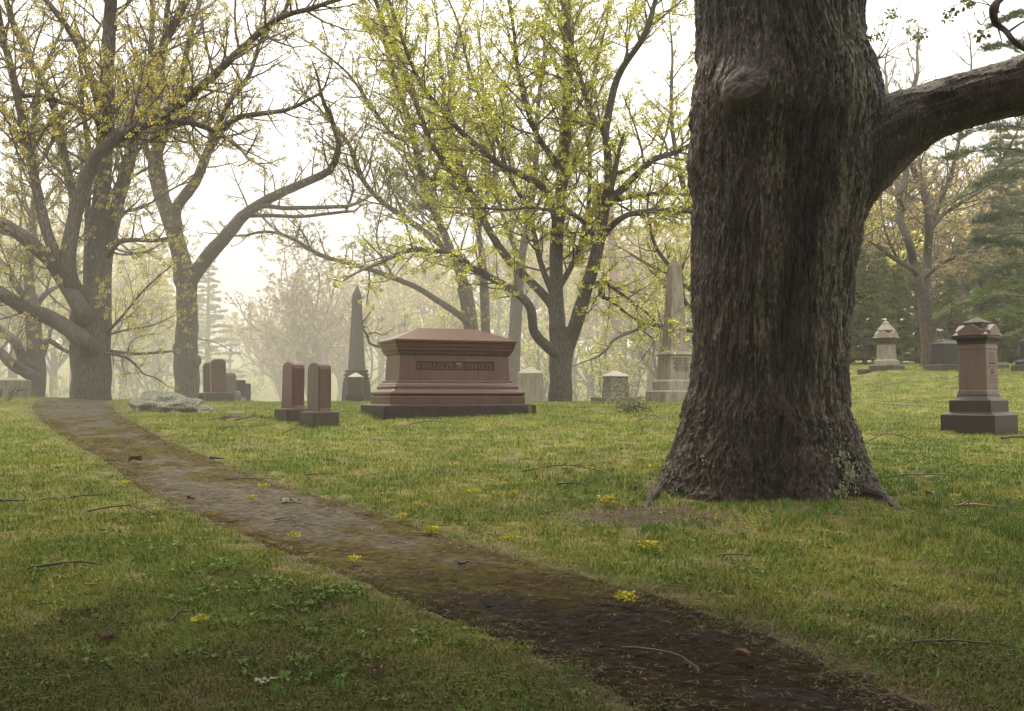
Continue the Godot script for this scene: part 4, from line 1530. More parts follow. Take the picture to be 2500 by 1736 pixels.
	block("spire", 0.26, 0.26, [1.568, 0.02, 1.58, 0.0, 1.60, 0.01, 1.83, 0.165, 1.835, 0.15, 1.85, 0.15], M.grey_granite, s, 0.02, Vector2(0.003, 1.95))
	for k in 2:
		var f := Transform3D(Basis(Vector3.UP, -PI * 0.5 * k), Vector3(0, 0.78, 0) + (Vector3(0, 0, 0.264) if k == 0 else Vector3(-0.264, 0, 0)))
		worn_inscription(s, f, [[".:;., :;", 0.8], [":;. ,:", 0.6], [".:;. :;.", 0.7], [";. ,:", 0.5]], 0.36, 0.34)

	s = thing("black_monument", "large plain black granite block monument on grey base behind the pier", "monument", on_ground(2340, 36.5, 0.05), deg_to_rad(14.0))
	block("base", 1.10, 0.50, [-0.5, 0.0, 0.25, 0.0, 0.27, 0.015], M.base_granite, s)
	block("stone", 0.90, 0.33, [0.268, 0.0, 1.02, 0.012], M.black_granite, s)
	block("top", 0.91, 0.34, [1.018, 0.0, 1.03, -0.004], M.black_granite, s, 0.006, Vector2(0.55, 1.17))
	s = thing("low_marker", "low grey flat-topped marker on the rise right of the pier", "gravestone", on_ground(2440, 38.5, 0.0), deg_to_rad(10.0))
	block("stone", 0.30, 0.22, [-0.3, 0.0, 0.155, 0.0, 0.17, 0.02], M.base_granite, s)
	s = thing("black_column", "black polished column monument cut off by the right edge", "monument", on_ground(2516, 35.5, 0.0), deg_to_rad(30.0))
	block("base", 0.44, 0.44, [-0.4, 0.0, 0.24, 0.0, 0.26, 0.015], M.base_granite, s)
	block("step", 0.34, 0.34, [0.258, 0.0, 0.38, 0.0, 0.44, 0.08, 0.47, 0.09], M.black_granite, s)
	block("die", 0.23, 0.23, [0.468, 0.0, 1.02, 0.01], M.black_granite, s)
	block("cap", 0.27, 0.27, [1.018, 0.03, 1.04, 0.0, 1.12, 0.0], M.base_granite, s, 0.01, Vector2(0.005, 1.27))
	s = thing("low_block", "low worn grey stone block left of the gabled monument", "gravestone", on_ground(2111, 37.5, 0.0), deg_to_rad(40.0))
	block("stone", 0.22, 0.16, [-0.3, 0.0, 0.14, 0.0, 0.16, 0.02], M.base_granite, s)

	# tomb cut by the left edge
	s = thing("block_tomb", "grey block tomb with sloped top under the leaning tree, cut by left edge", "tomb", on_ground(22, 26.0, 0.05), deg_to_rad(42.0))
	block("stone", 0.42, 0.42, [-0.4, -0.01, 0.50, 0.0, 0.52, 0.012], M.grey_granite, s, 0.012, Vector2(0.05, 0.60))

	# flat markers and the stone kerb in the grass
	s = part("flat_marker", flat_slab(0.16, 0.05, 0.03), M.grey_granite, self)
	s.position = G(575, 1013) + Vector3(0, 0.02, 0); tag(s, "small pale marker set flush in the lawn near the boulder", "grave marker")
	s = part("flat_marker", flat_slab(0.22, 0.14, 0.03), M.base_granite, self)
	s.position = G(934, 1074) + Vector3(0, -0.018, 0); tag(s, "dark flush slab in the lawn before the red monument", "grave marker")
	s = thing("stone_kerb", "thin pale stone kerb crossing the lawn behind the oak, right side", "kerb", G(2095, 984))
	var stops := [2095, 2130, 2166, 2203, 2240, 2280]
	for k in 5:
		var a := G(stops[k] + 2, 984.0 + 9.0 * k / 5.0)
		var c := G(stops[k + 1] - 2, 984.0 + 9.0 * (k + 1) / 5.0)
		var along := c - a
		var o := part("kerb_stone", flat_slab(along.length() * 0.5, 0.045, 0.05), M.grey_granite, s)
		o.position = (a + c) * 0.5 - s.position + Vector3(0, -0.02, 0)
		o.rotation.y = atan2(-along.z, along.x)

	# boulder
	var b := Buf.new()
	var n := 64
	var m := 34
	for k in m + 1:
		var el := -0.5 + (PI * 0.5 + 0.5) * k / m
		for j in n:
			var az := TAU * j / n
			var d := Vector3(cos(el) * cos(az), sin(el), cos(el) * sin(az))
			var r := 1.0 + 0.16 * noise.get_noise_3d(d.x * 1.6 + 3.0, d.y * 1.6, d.z * 1.6) + 0.10 * rough_noise.get_noise_3d(d.x * 3.0, d.y * 3.0, d.z * 3.0) + 0.07 * absf(fine_noise.get_noise_3d(d.x * 2.6, d.y * 4.0, d.z * 2.6))
			b.v.append(Vector3(d.x * 0.80 * r, maxf(d.y, -0.4) * 0.37 * r * (1.0 - 0.22 * d.x), d.z * 0.6 * r))
	for k in m:
		for j in n:
			var q := k * n + j
			var q2 := k * n + (j + 1) % n
			b.i.append(q); b.i.append(q2); b.i.append(q + n)
			b.i.append(q2); b.i.append(q2 + n); b.i.append(q + n)
	flat_normals_smooth(b)
	s = part("boulder", b.mesh(), M.boulder, self)
	s.position = on_ground(413, 20.6, 0.02)
	tag(s, "low rounded boulder crusted with pale lichen beside the path crest", "boulder")


func flat_slab(hx: float, hz: float, hy: float) -> ArrayMesh:
	var b := Buf.new()
	var lo := corner_ring(hx, hz, -hy, 0.01)
	var mid := corner_ring(hx, hz, hy - 0.008, 0.01)
	var top := corner_ring(hx - 0.008, hz - 0.008, hy, 0.01)
	for s in 8:
		b.quad(lo[s], lo[(s + 1) % 8], mid[(s + 1) % 8], mid[s])
		b.quad(mid[s], mid[(s + 1) % 8], top[(s + 1) % 8], top[s])
	for s in range(1, 7): b.tri(top[0], top[s], top[s + 1])
	return b.mesh()


# ------------------------------------------------------------------ the maples that stand on the crest
func make_main_trees():
	left_maple()
	leaning_left_tree()
	second_maple()
	green_maple()
	trees_behind_monument()
	rise_maple()
	tree_behind_oak()


func left_maple():
	var t := new_tree("maple_tree", "big many-stemmed maple at the head of the path with ochre young leaves", 224, 25.0)
	t.leaf_a = Color(0.52, 0.42, 0.08); t.leaf_b = Color(0.44, 0.39, 0.07)
	t.kids = [2.0, 3.4, 4.4, 0.0]
	t.leaf_step = 0.33
	t.leaf_size = 0.72
	t.bushy = 2.5
	limb_trunk(t, [224, 985, 223, 900, 222, 840, 222, 795, 218, 745], [47, 45, 47, 50, 40], 25.0)
	var d := 25.0
	guide(t, 0.26, 0.13, [226, 862, 196, 826, 130, 780, 72, 757, 0, 715, -80, 660, -180, 560, -260, 440], d - 0.2, d - 2.0, 1.2, 1.7, 14)
	guide(t, 0.27, 0.10, [215, 790, 200, 760, 160, 690, 125, 640, 60, 580, 0, 540, -90, 490, -200, 380], d - 0.1, d - 2.0, 1.4, 1.9, 14)
	guide(t, 0.18, 0.07, [150, 668, 135, 625, 110, 550, 85, 440, 62, 330, 35, 200, 5, 80, -20, -60], d - 0.6, d - 1.4, 1.7, 1.9, 12)
	guide(t, 0.17, 0.07, [175, 700, 160, 620, 180, 500, 160, 400, 125, 240, 75, 150, 30, 50, 0, -60], d + 0.1, d + 1.0, 1.6, 1.8, 12)
	guide(t, 0.23, 0.045, [190, 720, 165, 650, 185, 520, 225, 400, 275, 345, 350, 305, 430, 260, 520, 185, 600, 110, 680, 45, 760, 20, 850, -10], d - 0.3, d - 3.0, 1.9, 1.9, 14)
	guide(t, 0.33, 0.13, [240, 790, 243, 770, 228, 650, 250, 460, 257, 260, 266, 80, 275, -40, 290, -240], d + 0.2, d + 0.6, 1.6, 2.0, 16)
	guide(t, 0.27, 0.09, [246, 775, 250, 740, 258, 620, 300, 450, 342, 290, 390, 130, 455, 0, 530, -160], d + 0.1, d + 1.8, 1.7, 2.1, 14)
	guide(t, 0.11, 0.06, [212, 740, 212, 640, 214, 520, 216, 380, 200, 250], d + 0.8, d + 1.4, 1.5, 1.5, 10)
	guide(t, 0.15, 0.06, [255, 380, 243, 260, 185, 100, 105, -10, 60, -80], d + 0.3, d + 1.6, 1.8, 1.7, 10)
	guide(t, 0.10, 0.05, [250, 330, 237, 290, 185, 262, 130, 243, 85, 232, 40, 238], d, d - 1.2, 1.8, 1.4, 10)
	guide(t, 0.14, 0.05, [262, 345, 300, 318, 360, 297, 420, 300, 470, 300, 540, 330, 590, 365], d - 0.3, d - 2.4, 2.2, 1.3, 10)
	guide(t, 0.09, 0.04, [262, 625, 290, 592, 330, 586, 375, 588, 404, 582], d, d - 0.8, 2.0, 0.9, 8)
	guide(t, 0.035, 0.012, [264, 612, 300, 622, 340, 618, 380, 604], d, d - 0.7, 2.4, 0.5, 6)
	guide(t, 0.045, 0.012, [262, 812, 300, 770, 345, 715, 395, 668, 430, 640], d - 0.2, d - 1.6, 2.2, 0.9, 6)
	guide(t, 0.030, 0.010, [264, 818, 310, 805, 370, 795, 425, 770], d - 0.2, d - 1.2, 2.4, 0.8, 6)
	guide(t, 0.055, 0.035, [262, 856, 290, 860, 330, 864, 372, 862, 412, 858], d, d + 2.0, 0.8, 0.7, 7)
	guide(t, 0.045, 0.012, [262, 862, 305, 872, 330, 890, 350, 912, 378, 922, 400, 936], d - 0.1, d - 1.0, 1.6, 0.6, 7)
	guide(t, 0.020, 0.008, [312, 858, 320, 835, 345, 820, 390, 815], d + 0.4, d, 2.0, 0.6, 6)
	# young shoots sprouting from the trunk
	for k in 22:
		leaf(t, P(rng.randf_range(236, 266), rng.randf_range(670, 775), 24.4))
	finish_tree(t)


func leaning_left_tree():
	var t := new_tree("maple_tree", "dark crooked tree with low sprawling limbs behind the block tomb at left", 82, 28.5)
	t.leaf_a = Color(0.38, 0.33, 0.06); t.leaf_b = Color(0.32, 0.26, 0.06)
	t.leaf_step = 0.26
	var d := 28.5
	limb_trunk(t, [88, 985, 92, 930, 88, 880, 82, 800, 74, 720], [19, 19, 21, 18, 15], d)
	guide(t, 0.18, 0.08, [76, 740, 70, 660, 78, 560, 88, 450, 80, 330, 95, 200], d, d + 1.5, 1.6, 2.0, 10)
	guide(t, 0.20, 0.12, [88, 920, 58, 906, 25, 885, 0, 862, -60, 830, -150, 790], d - 0.1, d - 1.8, 1.0, 1.6, 10)
	guide(t, 0.19, 0.09, [85, 895, 58, 880, 38, 838, 0, 805, -60, 760, -130, 660], d - 0.1, d - 0.8, 1.3, 1.6, 10)
	guide(t, 0.11, 0.05, [92, 862, 104, 842, 120, 832, 146, 848, 165, 858, 182, 856, 200, 850], d, d + 1.0, 1.2, 0.9, 9)
	guide(t, 0.09, 0.05, [96, 886, 108, 862, 116, 838], d, d + 0.3, 0.8, 0.7, 8)
	guide(t, 0.11, 0.05, [80, 770, 96, 735, 121, 710, 150, 695, 190, 670], d, d + 1.4, 1.6, 1.5, 8)
	guide(t, 0.10, 0.04, [74, 740, 30, 690, 28, 660, 0, 640, -40, 600], d, d - 0.6, 1.8, 1.4, 8)
	finish_tree(t)


func second_maple():
	var t := new_tree("maple_tree", "maple with two burls and a long limb reaching right over the misty gap", 456, 30.0)
	t.leaf_a = Color(0.42, 0.35, 0.07); t.leaf_b = Color(0.34, 0.28, 0.07)
	t.kids = [2.0, 3.2, 4.2, 0.0]
	t.leaf_step = 0.5
	t.leaf_size = 0.75
	var d := 30.0
	limb_trunk(t, [457, 990, 457, 930, 456, 885, 456, 845, 456, 790, 456, 720, 452, 655], [30, 29, 30, 27, 25, 25, 28], d)
	for s in [[435, 853, 13.0, 20.0, -0.9], [479, 881, 12.0, 16.0, 0.8]]:   # the burls
		var b := Buf.new()
		var n := 22
		for k in 13:
			var el := -PI * 0.5 + PI * k / 12.0
			for j in n:
				var a := TAU * j / n
				var dv := Vector3(cos(el) * cos(a), sin(el), cos(el) * sin(a))
				var dimple := 1.0 - 0.35 * exp(-pow(dv.distance_to(Vector3(s[4] * 0.8, 0.0, 0.6).normalized()) / 0.35, 2.0))
				b.v.append(P(s[0], s[1], d - 0.12) - t.origin + Vector3(dv.x * s[2] * 0.0123, dv.y * s[3] * 0.0123, dv.z * 0.2) * dimple * (1.0 + 0.1 * noise.get_noise_3d(dv.x * 3.0, dv.y * 3.0, dv.z * 3.0)))
		for k in 12:
			for j in n:
				var p := k * n + j
				var q := k * n + (j + 1) % n
				b.i.append(p); b.i.append(q); b.i.append(p + n)
				b.i.append(q); b.i.append(q + n); b.i.append(p + n)
		flat_normals_smooth(b)
		part("burl", b.mesh(), t.wood_mat, t.parent)
	guide(t, 0.33, 0.20, [450, 690, 444, 640, 424, 560, 400, 496, 382, 440, 376, 390], d, d + 0.4, 0.8, 1.2, 14)
	guide(t, 0.15, 0.07, [385, 460, 372, 400, 352, 350, 345, 270, 365, 150, 372, 20, 360, -120], d + 0.3, d + 1.4, 1.7, 1.9, 10)
	guide(t, 0.18, 0.07, [400, 500, 396, 440, 385, 370, 378, 280, 395, 180, 404, 60, 420, -60], d, d - 0.8, 1.7, 1.9, 10)
	guide(t, 0.15, 0.06, [378, 400, 405, 320, 440, 200, 466, 80, 500, -40, 520, -140], d + 0.4, d + 1.0, 1.8, 2.0, 10)
	guide(t, 0.22, 0.05, [432, 560, 430, 510, 475, 447, 496, 400, 522, 340, 572, 292, 620, 280, 700, 268, 760, 240], d - 0.2, d - 2.0, 2.0, 1.7, 11)
	guide(t, 0.13, 0.04, [492, 420, 500, 380, 560, 250, 610, 180, 640, 90, 700, 20], d - 0.6, d - 1.2, 2.0, 1.7, 9)
	guide(t, 0.28, 0.06, [462, 690, 482, 660, 526, 605, 566, 560, 600, 522, 650, 490, 710, 460, 790, 425, 815, 400, 826, 350, 812, 300, 790, 250], d - 0.1, d - 1.8, 1.7, 1.3, 12)
	guide(t, 0.085, 0.06, [590, 530, 640, 504, 690, 508, 760, 507, 848, 504], d - 0.8, d - 1.6, 0.7, 0.9, 9)
	guide(t, 0.065, 0.045, [612, 527, 660, 526, 730, 529, 790, 523, 850, 516], d - 0.7, d - 2.0, 0.5, 0.9, 9)
	guide(t, 0.05, 0.02, [845, 512, 858, 480, 862, 450, 852, 420, 846, 380], d - 1.6, d - 1.8, 2.4, 1.2, 7)
	guide(t, 0.02, 0.01, [482, 826, 510, 832, 540, 842, 565, 858], d, d - 0.5, 0.8, 0.4, 6)
	for k in 85:   # leaves sprouting down the trunk
		leaf(t, P(rng.randfn(462, 12) - smoothstep(700, 480, 600) * 10.0, rng.randf_range(560, 812), 29.3))
	finish_tree(t)


func green_maple():
	var t := new_tree("maple_tree", "wide maple in bright yellow-green leaf behind the red monument", 1368, 26.2)
	t.leaf_a = Color(0.64, 0.61, 0.10); t.leaf_b = Color(0.56, 0.56, 0.09)
	t.kids = [2.0, 3.4, 4.4, 0.0]
	t.leaf_step = 0.13
	t.leaf_size = 0.80
	t.bushy = 2.3
	var d := 26.2
	limb_trunk(t, [1368, 995, 1369, 930, 1370, 880, 1371, 838, 1368, 800], [31, 27, 27, 29, 24], d)
	guide(t, 0.17, 0.05, [1362, 862, 1343, 852, 1304, 809, 1291, 743, 1232, 697, 1159, 658, 1100, 618, 1054, 612, 995, 612, 930, 640], d - 0.2, d - 2.8, 2.4, 1.4, 11)
	guide(t, 0.25, 0.08, [1364, 830, 1357, 724, 1361, 559, 1376, 395, 1386, 197, 1384, 60, 1392, -80, 1400, -200], d, d + 0.4, 1.8, 1.9, 13)
	guide(t, 0.11, 0.04, [1374, 430, 1350, 385, 1310, 329, 1280, 240, 1264, 164, 1251, 50, 1230, -60], d + 0.1, d - 0.6, 2.2, 1.7, 9)
	guide(t, 0.26, 0.12, [1376, 855, 1390, 835, 1416, 757, 1455, 625, 1475, 520, 1490, 460], d - 0.1, d - 0.8, 1.3, 1.4, 13)
	guide(t, 0.14, 0.05, [1482, 490, 1486, 430, 1475, 316, 1449, 290, 1409, 164, 1390, 80, 1360, -40], d - 0.7, d - 1.2, 2.0, 1.8, 9)
	guide(t, 0.12, 0.05, [1476, 330, 1508, 190, 1574, 85, 1600, 0, 1620, -80], d - 0.8, d - 1.8, 2.0, 1.8, 9)
	guide(t, 0.13, 0.05, [1484, 490, 1521, 460, 1587, 395, 1640, 375, 1685, 355, 1760, 330], d - 0.6, d - 1.0, 2.0, 1.7, 9)
	guide(t, 0.11, 0.05, [1452, 635, 1475, 575, 1521, 530, 1570, 518, 1620, 513, 1685, 517, 1760, 530], d - 0.4, d - 1.8, 2.4, 1.3, 9)
	guide(t, 0.08, 0.04, [1480, 510, 1510, 488, 1606, 472, 1690, 478, 1740, 470], d - 0.6, d, 2.2, 1.3, 8)
	guide(t, 0.15, 0.05, [1362, 800, 1340, 735, 1245, 638, 1192, 559, 1153, 474, 1060, 362, 1008, 230, 968, 130, 930, 40, 900, -60], d + 0.2, d + 1.6, 2.2, 1.8, 10)
	guide(t, 0.13, 0.04, [1362, 560, 1335, 470, 1270, 425, 1212, 395, 1113, 309, 1028, 204, 980, 90, 950, 0], d, d - 2.0, 2.2, 1.8, 9)
	guide(t, 0.08, 0.03, [1455, 600, 1440, 560, 1403, 526, 1350, 515, 1291, 507, 1240, 512, 1172, 507], d - 0.4, d - 2.4, 2.6, 1.2, 8)
	guide(t, 0.07, 0.025, [1440, 700, 1470, 690, 1500, 705, 1540, 735, 1580, 765, 1615, 800], d - 0.2, d - 1.0, 2.4, 1.0, 8)
	guide(t, 0.07, 0.03, [1465, 700, 1468, 722, 1482, 730, 1505, 745, 1530, 765], d - 0.3, d - 0.6, 2.2, 0.8, 8)
	guide(t, 0.10, 0.04, [1366, 700, 1400, 640, 1430, 560, 1440, 440, 1440, 300, 1450, 180, 1480, 60], d + 0.4, d + 2.0, 2.0, 1.7, 9)
	guide(t, 0.10, 0.04, [1358, 740, 1320, 640, 1290, 520, 1240, 420, 1200, 300, 1150, 180, 1120, 60], d + 0.4, d + 2.6, 2.0, 1.7, 9)
	finish_tree(t, 1.0)


func trees_behind_monument():
	var t := new_tree("maple_tree", "tall grey maple behind the red monument with a long low limb reaching left", 1152, 32.5)
	t.bushy = 2.8
	t.kids = [2.0, 3.2, 4.2, 0.0]
	t.leaf_a = Color(0.42, 0.37, 0.10); t.leaf_b = Color(0.34, 0.36, 0.07)
	t.leaf_step = 0.19
	t.leaf_size = 0.75
	var d := 32.5
	limb_trunk(t, [1158, 990, 1155, 880, 1150, 800, 1133, 700], [24, 20, 19, 17], d)
	guide(t, 0.21, 0.08, [1136, 720, 1126, 670, 1106, 625, 1080, 560, 1054, 500, 1024, 400, 1000, 300, 960, 180, 930, 60], d, d + 1.0, 1.7, 2.2, 11)
	guide(t, 0.13, 0.04, [1145, 790, 1113, 763, 1070, 735, 1021, 704, 960, 678, 903, 658, 850, 642, 797, 628, 750, 605, 718, 585, 680, 570, 640, 566, 600, 575], d - 0.2, d - 3.0, 1.2, 1.1, 10)
	guide(t, 0.04, 0.015, [760, 612, 740, 570, 715, 545, 700, 530], d - 2.0, d - 2.0, 2.4, 0.8, 6)
	guide(t, 0.05, 0.02, [960, 676, 930, 620, 920, 570, 935, 500], d - 1.0, d - 1.2, 2.0, 1.3, 7)
	guide(t, 0.15, 0.05, [1110, 630, 1080, 600, 1000, 540, 930, 490, 880, 430, 850, 350, 800, 290], d, d - 2.0, 1.9, 1.8, 9)
	guide(t, 0.12, 0.04, [1060, 520, 1060, 440, 1090, 330, 1100, 200, 1120, 80], d + 0.4, d + 1.0, 1.8, 1.9, 9)
	guide(t, 0.09, 0.035, [1012, 340, 960, 330, 900, 250, 850, 180, 790, 130], d + 0.6, d, 2.0, 1.7, 8)
	guide(t, 0.075, 0.03, [1145, 850, 1060, 862, 1000, 856, 955, 850, 925, 846, 903, 838, 896, 818, 882, 796, 890, 780], d - 0.6, d - 4.0, 0.6, 0.5, 9)
	guide(t, 0.03, 0.012, [900, 815, 915, 812, 935, 818, 955, 806], d - 3.6, d - 3.8, 2.0, 0.5, 6)
	guide(t, 0.03, 0.012, [890, 800, 870, 770, 866, 745, 885, 725], d - 3.8, d - 3.8, 2.0, 0.5, 6)
	for k in 40: leaf(t, P(rng.randfn(1160, 26), rng.randfn(770, 18), d - 0.7))
	finish_tree(t)

	t = new_tree("maple_tree", "slim dark trunk just right of the tall grey maple behind the monument", 1186, 33.5)
	t.wood_mat = M.dark_bark
	t.leaf_a = Color(0.40, 0.36, 0.08); t.leaf_b = Color(0.36, 0.38, 0.06)
	t.leaf_step = 0.19
	t.leaf_size = 0.75
	d = 33.5
	limb_trunk(t, [1187, 990, 1186, 890, 1185, 800, 1182, 700], [14, 13, 12, 11], d)
	guide(t, 0.15, 0.05, [1183, 720, 1180, 650, 1166, 559, 1146, 460, 1113, 380, 1090, 260, 1070, 120], d, d + 0.4, 2.0, 2.0, 9)
	guide(t, 0.08, 0.03, [1168, 570, 1190, 480, 1200, 360, 1230, 240, 1260, 120], d, d + 1.0, 2.0, 1.8, 8)
	guide(t, 0.07, 0.03, [1150, 480, 1100, 450, 1040, 430, 980, 380], d, d - 1.0, 2.0, 1.6, 8)
	finish_tree(t)

	t = new_tree("maple_tree", "pale leaning trunk between the monument and the green maple, farther back", 1262, 36.0)
	t.leaf_a = Color(0.38, 0.36, 0.08); t.leaf_b = Color(0.34, 0.36, 0.08)
	t.leaf_step = 0.38
	t.leaf_size = 0.75
	d = 36.0
	limb_trunk(t, [1248, 990, 1252, 900, 1258, 800, 1265, 690], [19, 17, 16, 14], d)
	guide(t, 0.20, 0.07, [1264, 700, 1275, 620, 1292, 520, 1308, 400, 1312, 280, 1330, 120], d, d + 0.6, 1.8, 2.2, 9)
	guide(t, 0.12, 0.04, [1272, 640, 1240, 560, 1210, 460, 1205, 340, 1180, 220, 1170, 80], d, d + 1.0, 1.8, 2.1, 8)
	guide(t, 0.09, 0.03, [1300, 470, 1350, 400, 1400, 300, 1430, 200], d, d + 1.0, 1.8, 2.0, 8)
	finish_tree(t)


func rise_maple():
	var t := new_tree("maple_tree", "bare-stubbed maple with pinkish young leaves on the right-hand rise", 2270, 40.0)
	t.leaf_a = Color(0.40, 0.30, 0.16); t.leaf_b = Color(0.36, 0.30, 0.12)
	t.leaf_step = 0.34
	t.leaf_size = 0.8
	var d := 40.0
	limb_trunk(t, [2270, 905, 2269, 850, 2266, 800, 2260, 745, 2252, 700], [21, 18, 18, 17, 14], d)
	guide(t, 0.17, 0.11, [2272, 815, 2284, 790, 2313, 755, 2340, 737, 2356, 722, 2363, 692], d - 0.1, d - 1.4, 0.8, 0.9, 10)
	guide(t, 0.22, 0.08, [2254, 725, 2245, 690, 2229, 637, 2218, 589, 2197, 537, 2203, 505, 2195, 479, 2210, 440, 2205, 400, 2192, 330, 2170, 240], d, d - 0.8, 1.7, 2.2, 10)
	guide(t, 0.24, 0.09, [2258, 730, 2260, 690, 2264, 624, 2268, 545, 2255, 466, 2234, 426, 2215, 330, 2225, 240, 2240, 180], d, d + 1.0, 1.7, 2.2, 10)
	guide(t, 0.15, 0.06, [2270, 560, 2280, 535, 2303, 474, 2326, 413, 2350, 300, 2370, 200], d + 0.2, d + 1.4, 1.8, 2.1, 9)
	guide(t, 0.10, 0.05, [2270, 565, 2290, 540, 2313, 516, 2366, 484, 2403, 458, 2440, 400, 2480, 330], d + 0.2, d, 1.8, 1.9, 8)
	guide(t, 0.13, 0.07, [2240, 672, 2224, 655, 2176, 626, 2129, 589, 2097, 584, 2060, 590], d, d - 1.4, 1.5, 1.9, 9)
	guide(t, 0.10, 0.05, [2262, 675, 2285, 655, 2313, 637, 2347, 618, 2390, 612, 2420, 600], d, d - 1.4, 2.4, 1.6, 8)
	guide(t, 0.07, 0.03, [2190, 630, 2160, 560, 2150, 480, 2165, 400], d, d + 1.0, 1.8, 1.8, 8)
	for k in 160: leaf(t, P(rng.randfn(2400, 50), rng.randfn(640, 16), d - 1.4))
	finish_tree(t)


func tree_behind_oak():
	var t := new_tree("maple_tree", "maple hidden behind the oak trunk, its limbs reaching left past the grey obelisk", 1758, 33.0)
	t.leaf_a = Color(0.44, 0.46, 0.06); t.leaf_b = Color(0.40, 0.38, 0.08)
	t.leaf_step = 0.22
	t.leaf_size = 0.95
	t.wood_mat = M.dark_bark
	var d := 33.0
	limb_trunk(t, [1768, 980, 1764, 880, 1760, 800, 1760, 700], [26, 24, 22, 20], d)
	guide(t, 0.11, 0.035, [1755, 815, 1690, 806, 1668, 806, 1616, 796, 1584, 793, 1550, 807, 1501, 828, 1481, 854, 1460, 870], d, d - 2.4, 1.6, 1.0, 9)
	guide(t, 0.035, 0.012, [1560, 802, 1596, 830, 1580, 860, 1560, 885], d - 1.4, d - 2.0, 2.0, 0.6, 6)
	guide(t, 0.14, 0.05, [1755, 800, 1722, 780, 1691, 757, 1662, 724, 1640, 660, 1600, 600, 1580, 520], d - 0.1, d - 2.0, 1.9, 1.5, 9)
	guide(t, 0.14, 0.05, [1758, 740, 1715, 715, 1685, 705, 1640, 670, 1590, 650, 1540, 620], d + 0.1, d + 1.4, 2.0, 1.5, 9)
	guide(t, 0.17, 0.06, [1760, 720, 1740, 620, 1690, 520, 1660, 420, 1640, 300, 1640, 180], d, d + 0.6, 1.8, 2.0, 9)
	guide(t, 0.17, 0.06, [1760, 710, 1790, 600, 1840, 480, 1880, 340, 1900, 180], d, d + 0.6, 1.2, 2.0, 9)
	guide(t, 0.12, 0.05, [1762, 780, 1850, 700, 1950, 640, 2060, 600], d, d + 1.0, 1.0, 1.5, 9)
	finish_tree(t)


# ------------------------------------------------------------------ the misty woods beyond the crest
func leaf_mesh(t: Plant, per: int, spread: float, size: float) -> ArrayMesh:
	var b := Buf.new()
	for at in t.leaf_pts:
		var base := t.leaf_a.lerp(t.leaf_b, rng.randf())
		for k in per:
			var o := at - t.origin + unit() * spread * rng.randf()
			var d := unit()
			var s := d.cross(unit()).normalized()
			var l := size * rng.randf_range(0.6, 1.3)
			var c := base * rng.randf_range(0.7, 1.25)
			var k0 := b.v.size()
			b.tri(o, o + d * l * 0.5 + s * l * 0.4, o + d * l)
			b.tri(o, o + d * l, o + d * l * 0.5 - s * l * 0.4)
			for j in b.v.size() - k0: b.c.append(c)
	return b.mesh()


func wood_tree(called: String, tall: float, stems: int, spread: float, leaf_a: Color, leaf_b: Color, odds: float, bare := false) -> Node3D:
	# one kind of far tree, built at the origin; copies of it are set out in the woods
	var t := Plant.new()
	var o := Node3D.new()
	t.parent = o
	t.wood_mat = M.maple_bark
	t.cull = false
	t.thin = 0.011
	t.kids = [1.25, 1.5, 1.9, 0.0]
	t.gnarl = 0.26
	t.lift = 0.09
	t.leaf_a = leaf_a; t.leaf_b = leaf_b
	t.leaf_step = 0.30
	t.leaf_odds = odds
	t.leaf_level = 2
	o.name = called
	var fork := tall * (0.05 if stems > 4 else 0.24)
	var lean := unit() * 0.05
	var b := Buf.new()
	var r := tall * 0.024
	tube(b, PackedVector3Array([Vector3(0, -1.2, 0), Vector3(0, 0, 0), Vector3(lean.x, fork * 0.5, lean.z), Vector3(lean.x * 2, fork, lean.z * 2), Vector3(lean.x * 3, fork * 1.25, lean.z * 3)]), PackedFloat32Array([r * 1.3, r * 1.1, r * 0.92, r * 0.9, r * 0.5]), 10, 0.08)
	part("trunk", b.mesh(), M.maple_bark, o)
	for k in stems:
		var a := TAU * (k + rng.randf() * 0.6) / stems
		var out := spread * rng.randf_range(0.45, 1.0)
		var d := Vector3(cos(a) * out, 1.0, sin(a) * out).normalized()
		grow(t, Vector3(lean.x * 2, fork * rng.randf_range(0.75, 1.15), lean.z * 2), d, tall * rng.randf_range(0.50, 0.66), r * rng.randf_range(0.42, 0.62), 0)
	grow(t, Vector3(lean.x * 2, fork, lean.z * 2), Vector3(lean.x, 1, lean.z).normalized(), tall * 0.68, r * 0.62, 0)
	part("limbs", t.wood.mesh(), M.maple_bark, o, "stuff")
	part("twigs", t.twigs.mesh(), M.twig_bark, o, "stuff")
	if not bare: part("leaves", leaf_mesh(t, 4, 0.20, 0.19), M.leaf, o, "stuff")
	return o


func needle_tuft(b: Buf, at: Vector3, out: Vector3, size: float, count: int, c: Color):
	for k in count:
		var d := (out * 0.9 + unit() * 0.75 + Vector3.UP * 0.25).normalized()
		var s := d.cross(unit()).normalized() * size * 0.07
		var l := size * rng.randf_range(0.6, 1.2)
		var k0 := b.v.size()
		b.tri(at - s, at + d * l, at + s)
		for j in 3: b.c.append(c)


